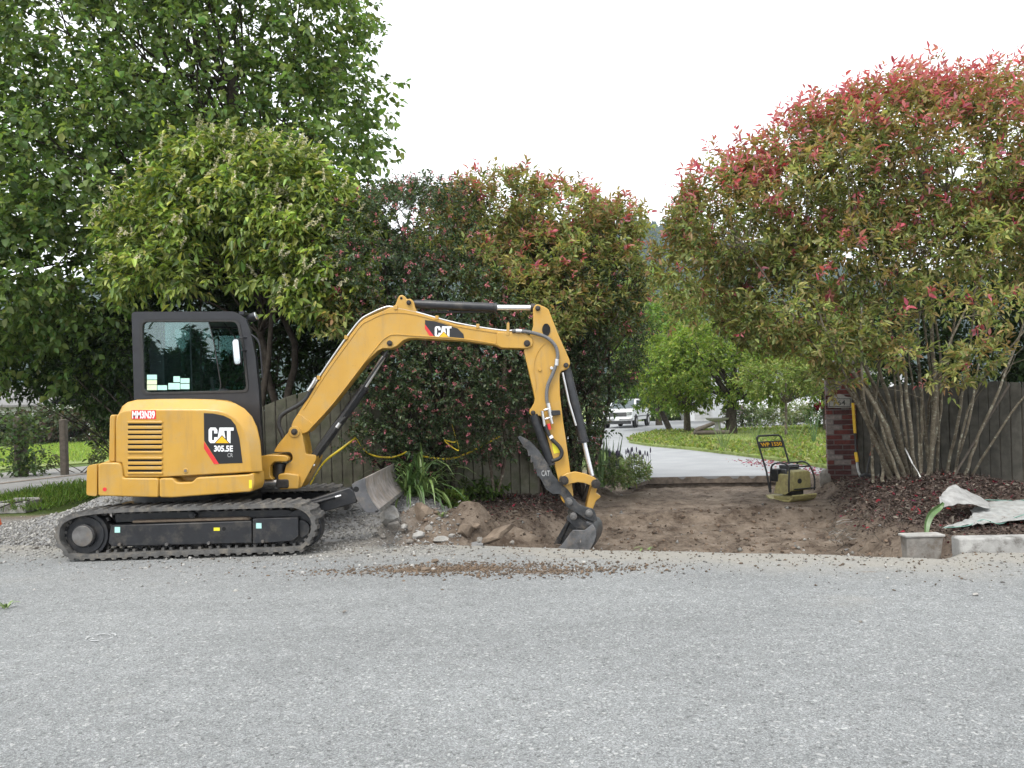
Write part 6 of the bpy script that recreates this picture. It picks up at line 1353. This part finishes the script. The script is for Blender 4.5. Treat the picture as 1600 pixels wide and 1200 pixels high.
for i, (px, py, s, lab) in enumerate([(679, 879, .055, 'smooth flat stone on the asphalt above the soil spill'), (571, 897, .034, 'dark stone left of the soil spill'), (665, 891, .05, 'earthy clod in the middle of the soil spill'), (678, 891, .03, 'pale pebble right of the earthy clod'), (413, 888, .024, 'small dark stone in front of the track'), (56, 858, .04, 'dark stone left of the excavator track'), (912, 880, .028, 'white pebble on the road before the bucket'), (1525, 931, .026, 'pale pebble at the right of the road'), (538, 957, .022, 'small pebble alone on the open asphalt'), (750, 869, .03, 'grey stone at the road edge left of the bucket'), (1345, 973, .018, 'tiny dark stone right of the dark patch')]):
    q = G(px, py); rock('stone', lab, 'stone', px, py - 2, q.y, s, s * .8, s * .5, 'rock_brown' if i in (0, 2) else ('concrete' if i in (3, 6, 7) else 'rock_grey'), 20 + i)
# root wad, chewed roots in the right bank
r = random.Random(8); root = empty('torn_roots', tuple(ground_at(1310, 835, 9.4)), 'torn greyish roots sticking out of the right-hand bank', 'roots')
for i in range(60):
    b = W(r.uniform(1292, 1330), r.uniform(815, 845), r.uniform(9.0, 9.5)); mb = MB(); dv = Vector((r.uniform(-.14, .14), r.uniform(-.15, .02), r.uniform(-.05, .08))); mb.tube([b, b + dv * .5 + Vector((0, 0, .015)), b + dv], [.004, .003, .0015], 4); mb.build('root', 'concrete_old' if i % 4 == 0 else 'fence_rail', root)
for i in range(70):
    b = W(r.uniform(1300, 1470), r.uniform(775, 830), 0) if False else ground_at(r.uniform(1300, 1480), 800, r.uniform(8.7, 9.9)); dv = Vector((r.uniform(-.2, .2), r.uniform(-.15, .05), r.uniform(-.03, .09))); MB().tube([b + Vector((0, 0, .02)), b + dv * .5 + Vector((0, 0, .05)), b + dv], [.005, .004, .002], 4).build('root', 'fence_rail' if i % 2 else 'bark_dark', root)
# yellow-green leaf bits dropped at the road edge
for i, (px, py, lab) in enumerate([(1010, 860, 'fresh green leaves lying at the edge of the road right of the bucket'), (6, 952, 'green leafy sprig at the left edge of the road'), (690, 808, 'bright green leaf tuft on the soil heap')]):
    q = G(px, py); q = q if i < 2 else W(px, py, 8.95); rt = empty('green_sprig', tuple(q), lab, 'leaves')
    for k in range(6 if i else 4):
        strap(MB(), q + Vector((r.uniform(-.04, .04), r.uniform(-.03, .03), .005)), (r.uniform(-1, 1), r.uniform(-1, 1), .5 + .6 * (i > 0)), r.uniform(.06, .12), .012, 1.2, 4).build('leaf', 'strap_light', rt)
# white paint ring on the asphalt
q = G(158, 997); mb = MB()
for a0, a1, rr, w_ in ((.1, 1.3, .085, .012), (1.5, 2.5, .082, .016), (2.6, 3.9, .088, .009), (4.2, 5.2, .08, .014), (5.4, 6.2, .086, .008), (.4, 1.9, .055, .007), (3.3, 4.6, .05, .01)):
    aa = [a0 + (a1 - a0) * k / 9 for k in range(10)]; pts_ = lambda e: [Vector((q.x + math.cos(a) * (rr + e * w_ * math.sin(math.pi * (k + .5) / 10)), q.y + math.sin(a) * (rr + e * w_ * math.sin(math.pi * (k + .5) / 10)), .0085)) for k, a in enumerate(aa)]
    mb.rings([pts_(-.5), pts_(.5)], cap=False, closed=False)
o = mb.build('paint_ring', 'paint_white'); o['kind'] = 'structure'

# ------------------------------------------------------------------ pickup truck
tq = W(981, 670, 45); tq.z = 0; root = empty('pickup_truck', tuple(tq), 'white pickup truck parked at the bend of the drive', 'pickup truck')
yw = math.radians(-52); tf = Vector((math.sin(math.radians(-22)), -math.cos(math.radians(-22)), 0)); ts = Vector((-tf.y, tf.x, 0)); SC = .88
def T(x, y, z): return tq + (tf * x + ts * y) * SC + Vector((0, 0, z * SC))      # x forward, y to the truck's left, z up
def tpr(name, prof, y0, y1, mat, parent=root, bevel=.03): return MB().rings([[T(x, y0, z) for x, z in prof], [T(x, y1, z) for x, z in prof]]).build(name, mat, parent, bevel, 40)
tpr('body', [(2.6, .45), (2.66, .62), (2.62, 1.0), (2.5, 1.1), (1.3, 1.2), (-2.6, 1.2), (-2.65, .55), (-2.0, .45)], -.95, .95, 'car_white')
MB().rings([[T(1.45, -.88, 1.18), T(-.5, -.88, 1.18), T(-.5, .88, 1.18), T(1.45, .88, 1.18)], [T(.72, -.74, 1.78), T(-.42, -.74, 1.78), T(-.42, .74, 1.78), T(.72, .74, 1.78)]]).build('cab', 'car_white', root, .05, 40)
tpr('bed_cavity', [(-.75, 1.21), (-2.5, 1.21), (-2.5, 1.195), (-.75, 1.195)], -.8, .8, 'car_trim')
MB().rings([[T(1.44, -.78, 1.22), T(1.44, .78, 1.22), T(.80, .66, 1.73), T(.80, -.66, 1.73)], [T(1.47, -.78, 1.23), T(1.47, .78, 1.23), T(.83, .66, 1.74), T(.83, -.66, 1.74)]]).build('windscreen', 'car_glass', root)
for s_ in (-1, 1):
    MB().rings([[T(1.15, s_ * .885, 1.24), T(-.4, s_ * .885, 1.24), T(-.36, s_ * .775, 1.68), T(.74, s_ * .775, 1.68)], [T(1.15, s_ * .9, 1.24), T(-.4, s_ * .9, 1.24), T(-.36, s_ * .79, 1.68), T(.74, s_ * .79, 1.68)]]).build('side_window', 'car_glass', root)
    MB().rings([[T(2.6, s_ * .62, .80), T(2.6, s_ * .92, .80), T(2.6, s_ * .92, 1.0), T(2.6, s_ * .62, 1.0)], [T(2.69, s_ * .62, .80), T(2.66, s_ * .92, .80), T(2.64, s_ * .92, 1.0), T(2.66, s_ * .62, 1.0)]]).build('headlight', 'lamp_glass', root)
    mb = MB(); mb.box(T(1.2, s_ * 1.08, 1.3), (.14, .2, .2)); mb.build('door_mirror', 'car_white', root, .02)
    for x in (1.7, -1.65):
        ctr = T(x, s_ * .78, .38); ax_ = ts * s_; w = MB().tube([ctr, ctr + ax_ * .2], .38 * SC, 22).build('wheel', 'tyre', root, .03, 40); MB().tube([ctr + ax_ * .17, ctr + ax_ * .205], .22 * SC, 16).build('rim', 'car_chrome', w)
        MB().tube([ctr + ax_ * .12, ctr + ax_ * .155], .46 * SC, 22).build('wheel_arch', 'car_trim', root)
tpr('grille', [(2.6, .72), (2.69, .72), (2.67, .98), (2.6, .98)], -.6, .6, 'car_trim'); tpr('bumper', [(2.5, .40), (2.74, .42), (2.76, .62), (2.5, .64)], -.95, .95, 'car_chrome'); tpr('air_dam', [(2.5, .25), (2.66, .25), (2.68, .40), (2.5, .42)], -.85, .85, 'car_trim'); tpr('side_trim', [(2.2, .66), (-2.5, .66), (-2.5, .72), (2.2, .72)], .94, .965, 'car_trim')
tpr('licence_plate', [(2.75, .48), (2.765, .48), (2.765, .59), (2.75, .59)], -.16, .16, 'decal_white')

# ------------------------------------------------------------------ houses and far left things
def house(label, x0, x1, y0, depth, h_, rh, mat, wins, seed):
    root = empty('house', ((x0 + x1) / 2, y0, 0), label, 'house')
    MB().box(((x0 + x1) / 2, y0 + depth / 2, h_ / 2), (x1 - x0, depth, h_)).build('wall', mat, root)
    nb = int(h_ / .2)
    for k in range(nb): MB().rings([[Vector((x0, y0 - .002, k * .2)), Vector((x0, y0 - .03, k * .2)), Vector((x0, y0 - .008, k * .2 + .195)), Vector((x0, y0 - .002, k * .2 + .195))], [Vector((x1, y0 - .002, k * .2)), Vector((x1, y0 - .03, k * .2)), Vector((x1, y0 - .008, k * .2 + .195)), Vector((x1, y0 - .002, k * .2 + .195))]]).build('siding_board', mat, root)
    e = .5; MB().rings([[Vector((x, y0 - e, h_)), Vector((x, y0 + depth / 2, h_ + rh)), Vector((x, y0 + depth + e, h_)), Vector((x, y0 + depth + e, h_ - .12)), Vector((x, y0 + depth / 2, h_ + rh - .15)), Vector((x, y0 - e, h_ - .12))] for x in (x0 - .4, x1 + .4)]).build('roof', 'roof_grey', root)
    for (wx, wz, ww, wh) in wins:
        f = MB().box((wx, y0 - .035, wz), (ww + .16, .05, wh + .16)).build('window', 'wall_white', root); MB().box((wx, y0 - .065, wz), (ww, .02, wh)).build('pane', 'window_dark', f)
house('long white clapboard house behind the garden trees', W(1150, 640, 46).x, W(1420, 640, 46).x, 46, 8, 2.9, 1.8, 'wall_white', [(W(1260, 640, 46).x, 1.9, 1.2, 1.0), (W(1350, 640, 46).x, 1.9, 1.4, 1.0)], 1)
house('white garage gable left of the thick garden trunk', W(1085, 640, 52).x, W(1126, 640, 52).x, 52, 5, 2.4, 1.1, 'wall_white', [(W(1096, 640, 52).x, 1.5, .5, .5)], 2)
house('low white building seen under the leaves at the far left', W(-120, 640, 48).x, W(66, 640, 48).x, 48, 7, 2.3, 1.3, 'wall_white', [(W(20, 640, 48).x, 1.4, .9, .7)], 3)
# bird bath on the island and old timber
root = empty('garden_pedestal', tuple(G(1121, 668, .05)), 'pale stone pedestal bowl left of the thick garden trunk', 'bird bath'); q = W(1121, 660, 31); q.z = .05
MB().tube([q, q + Vector((0, 0, .12)), q + Vector((0, 0, .5))], [.22, .13, .11], 14).build('column', 'concrete', root, 0, 50); MB().tube([q + Vector((0, 0, .48)), q + Vector((0, 0, .58)), q + Vector((0, 0, .64))], [.16, .42, .45], 18).build('bowl', 'concrete', root, 0, 50)
for i, (a, b, lab) in enumerate([((1086, 673), (1116, 661), 'grey weathered log sloping beside the pedestal bowl'), ((1084, 676), (1140, 675), 'low log lying along the island bed')]):
    o = MB().tube([W(*a, 29), W(*b, 29)], [.09, .07], 8).build('garden_log', 'post_wood', None, 0, 50); tag(o, lab, 'log')
# left: posts, drain box, cone
for i, (px, y0, y1, w_, lab) in enumerate([(34, 650, 742, .24, 'thick old gate post with ivy left of the lane'), (101, 655, 732, .16, 'slim wooden post right of the gap to the lawn')]):
    d_ = 20.; a = W(px, y1, d_); b = W(px, y0, d_); mb = MB(); mb.rings([[Vector((a.x + sx * w_ / 2, d_ + sy * w_ / 2, z)) for sx, sy in ((-1, -1), (1, -1), (1, 1), (-1, 1))] for z in (0, b.z)]); o = mb.build('fence_post', 'post_wood', None, .03); tag(o, lab, 'post'); o.rotation_euler.y = .0
q = G(18, 800); root = empty('drain_box', tuple(q), 'low open concrete drain box at the left edge of the verge', 'drain')
for nm, c_, s_ in (('front_wall', (0, 0, .06), (.42, .05, .16)), ('back_wall', (0, .4, .08), (.42, .05, .2)), ('side_wall', (-.21, .2, .07), (.05, .44, .18)), ('side_wall', (.21, .2, .07), (.05, .44, .18))): MB().box(q + Vector(c_), s_).build(nm, 'concrete_old', root, .01)
MB().box(q + Vector((0, .2, .01)), (.38, .36, .01)).build('drain_floor', 'slot_shade', root)
MB().tube([q + Vector((-.3, -.06, .02)), q + Vector((.02, -.05, .14)), q + Vector((.26, .05, .17))], .012, 6).build('bent_rod', 'pin_dark', root)
q = G(-16, 826); root = empty('traffic_cone', tuple(q), 'orange traffic cone cut by the left edge of the picture', 'traffic cone')
rg = lambda z, r_: [q + Vector((math.cos(k * math.pi / 12) * r_, math.sin(k * math.pi / 12) * r_, z)) for k in range(24)]
MB().rings([rg(.03, .145), rg(.42, .045), rg(.45, .03)]).build('cone_body', 'orange_plastic', root, 0, 40); MB().box(q + Vector((0, 0, .015)), (.34, .34, .03)).build('cone_base', 'orange_plastic', root, .01); MB().rings([rg(.2, .102), rg(.28, .082)], cap=False).build('cone_band', 'decal_white', root, 0, 40)

# ------------------------------------------------------------------ air
mb = MB(); mb.box((0, 0, 62), (3200, 3200, 140)); t = NT('haze_air'); t.t.nodes.remove(t.b)
vp = t.n('ShaderNodeVolumePrincipled'); vp.inputs['Color'].default_value = (.86, .92, 1, 1); vp.inputs['Density'].default_value = .0003; vp.inputs['Anisotropy'].default_value = .2
t.l(vp.outputs[0], t.out.inputs['Volume']); o = mb.build('haze', 'haze_air'); o['kind'] = 'stuff'
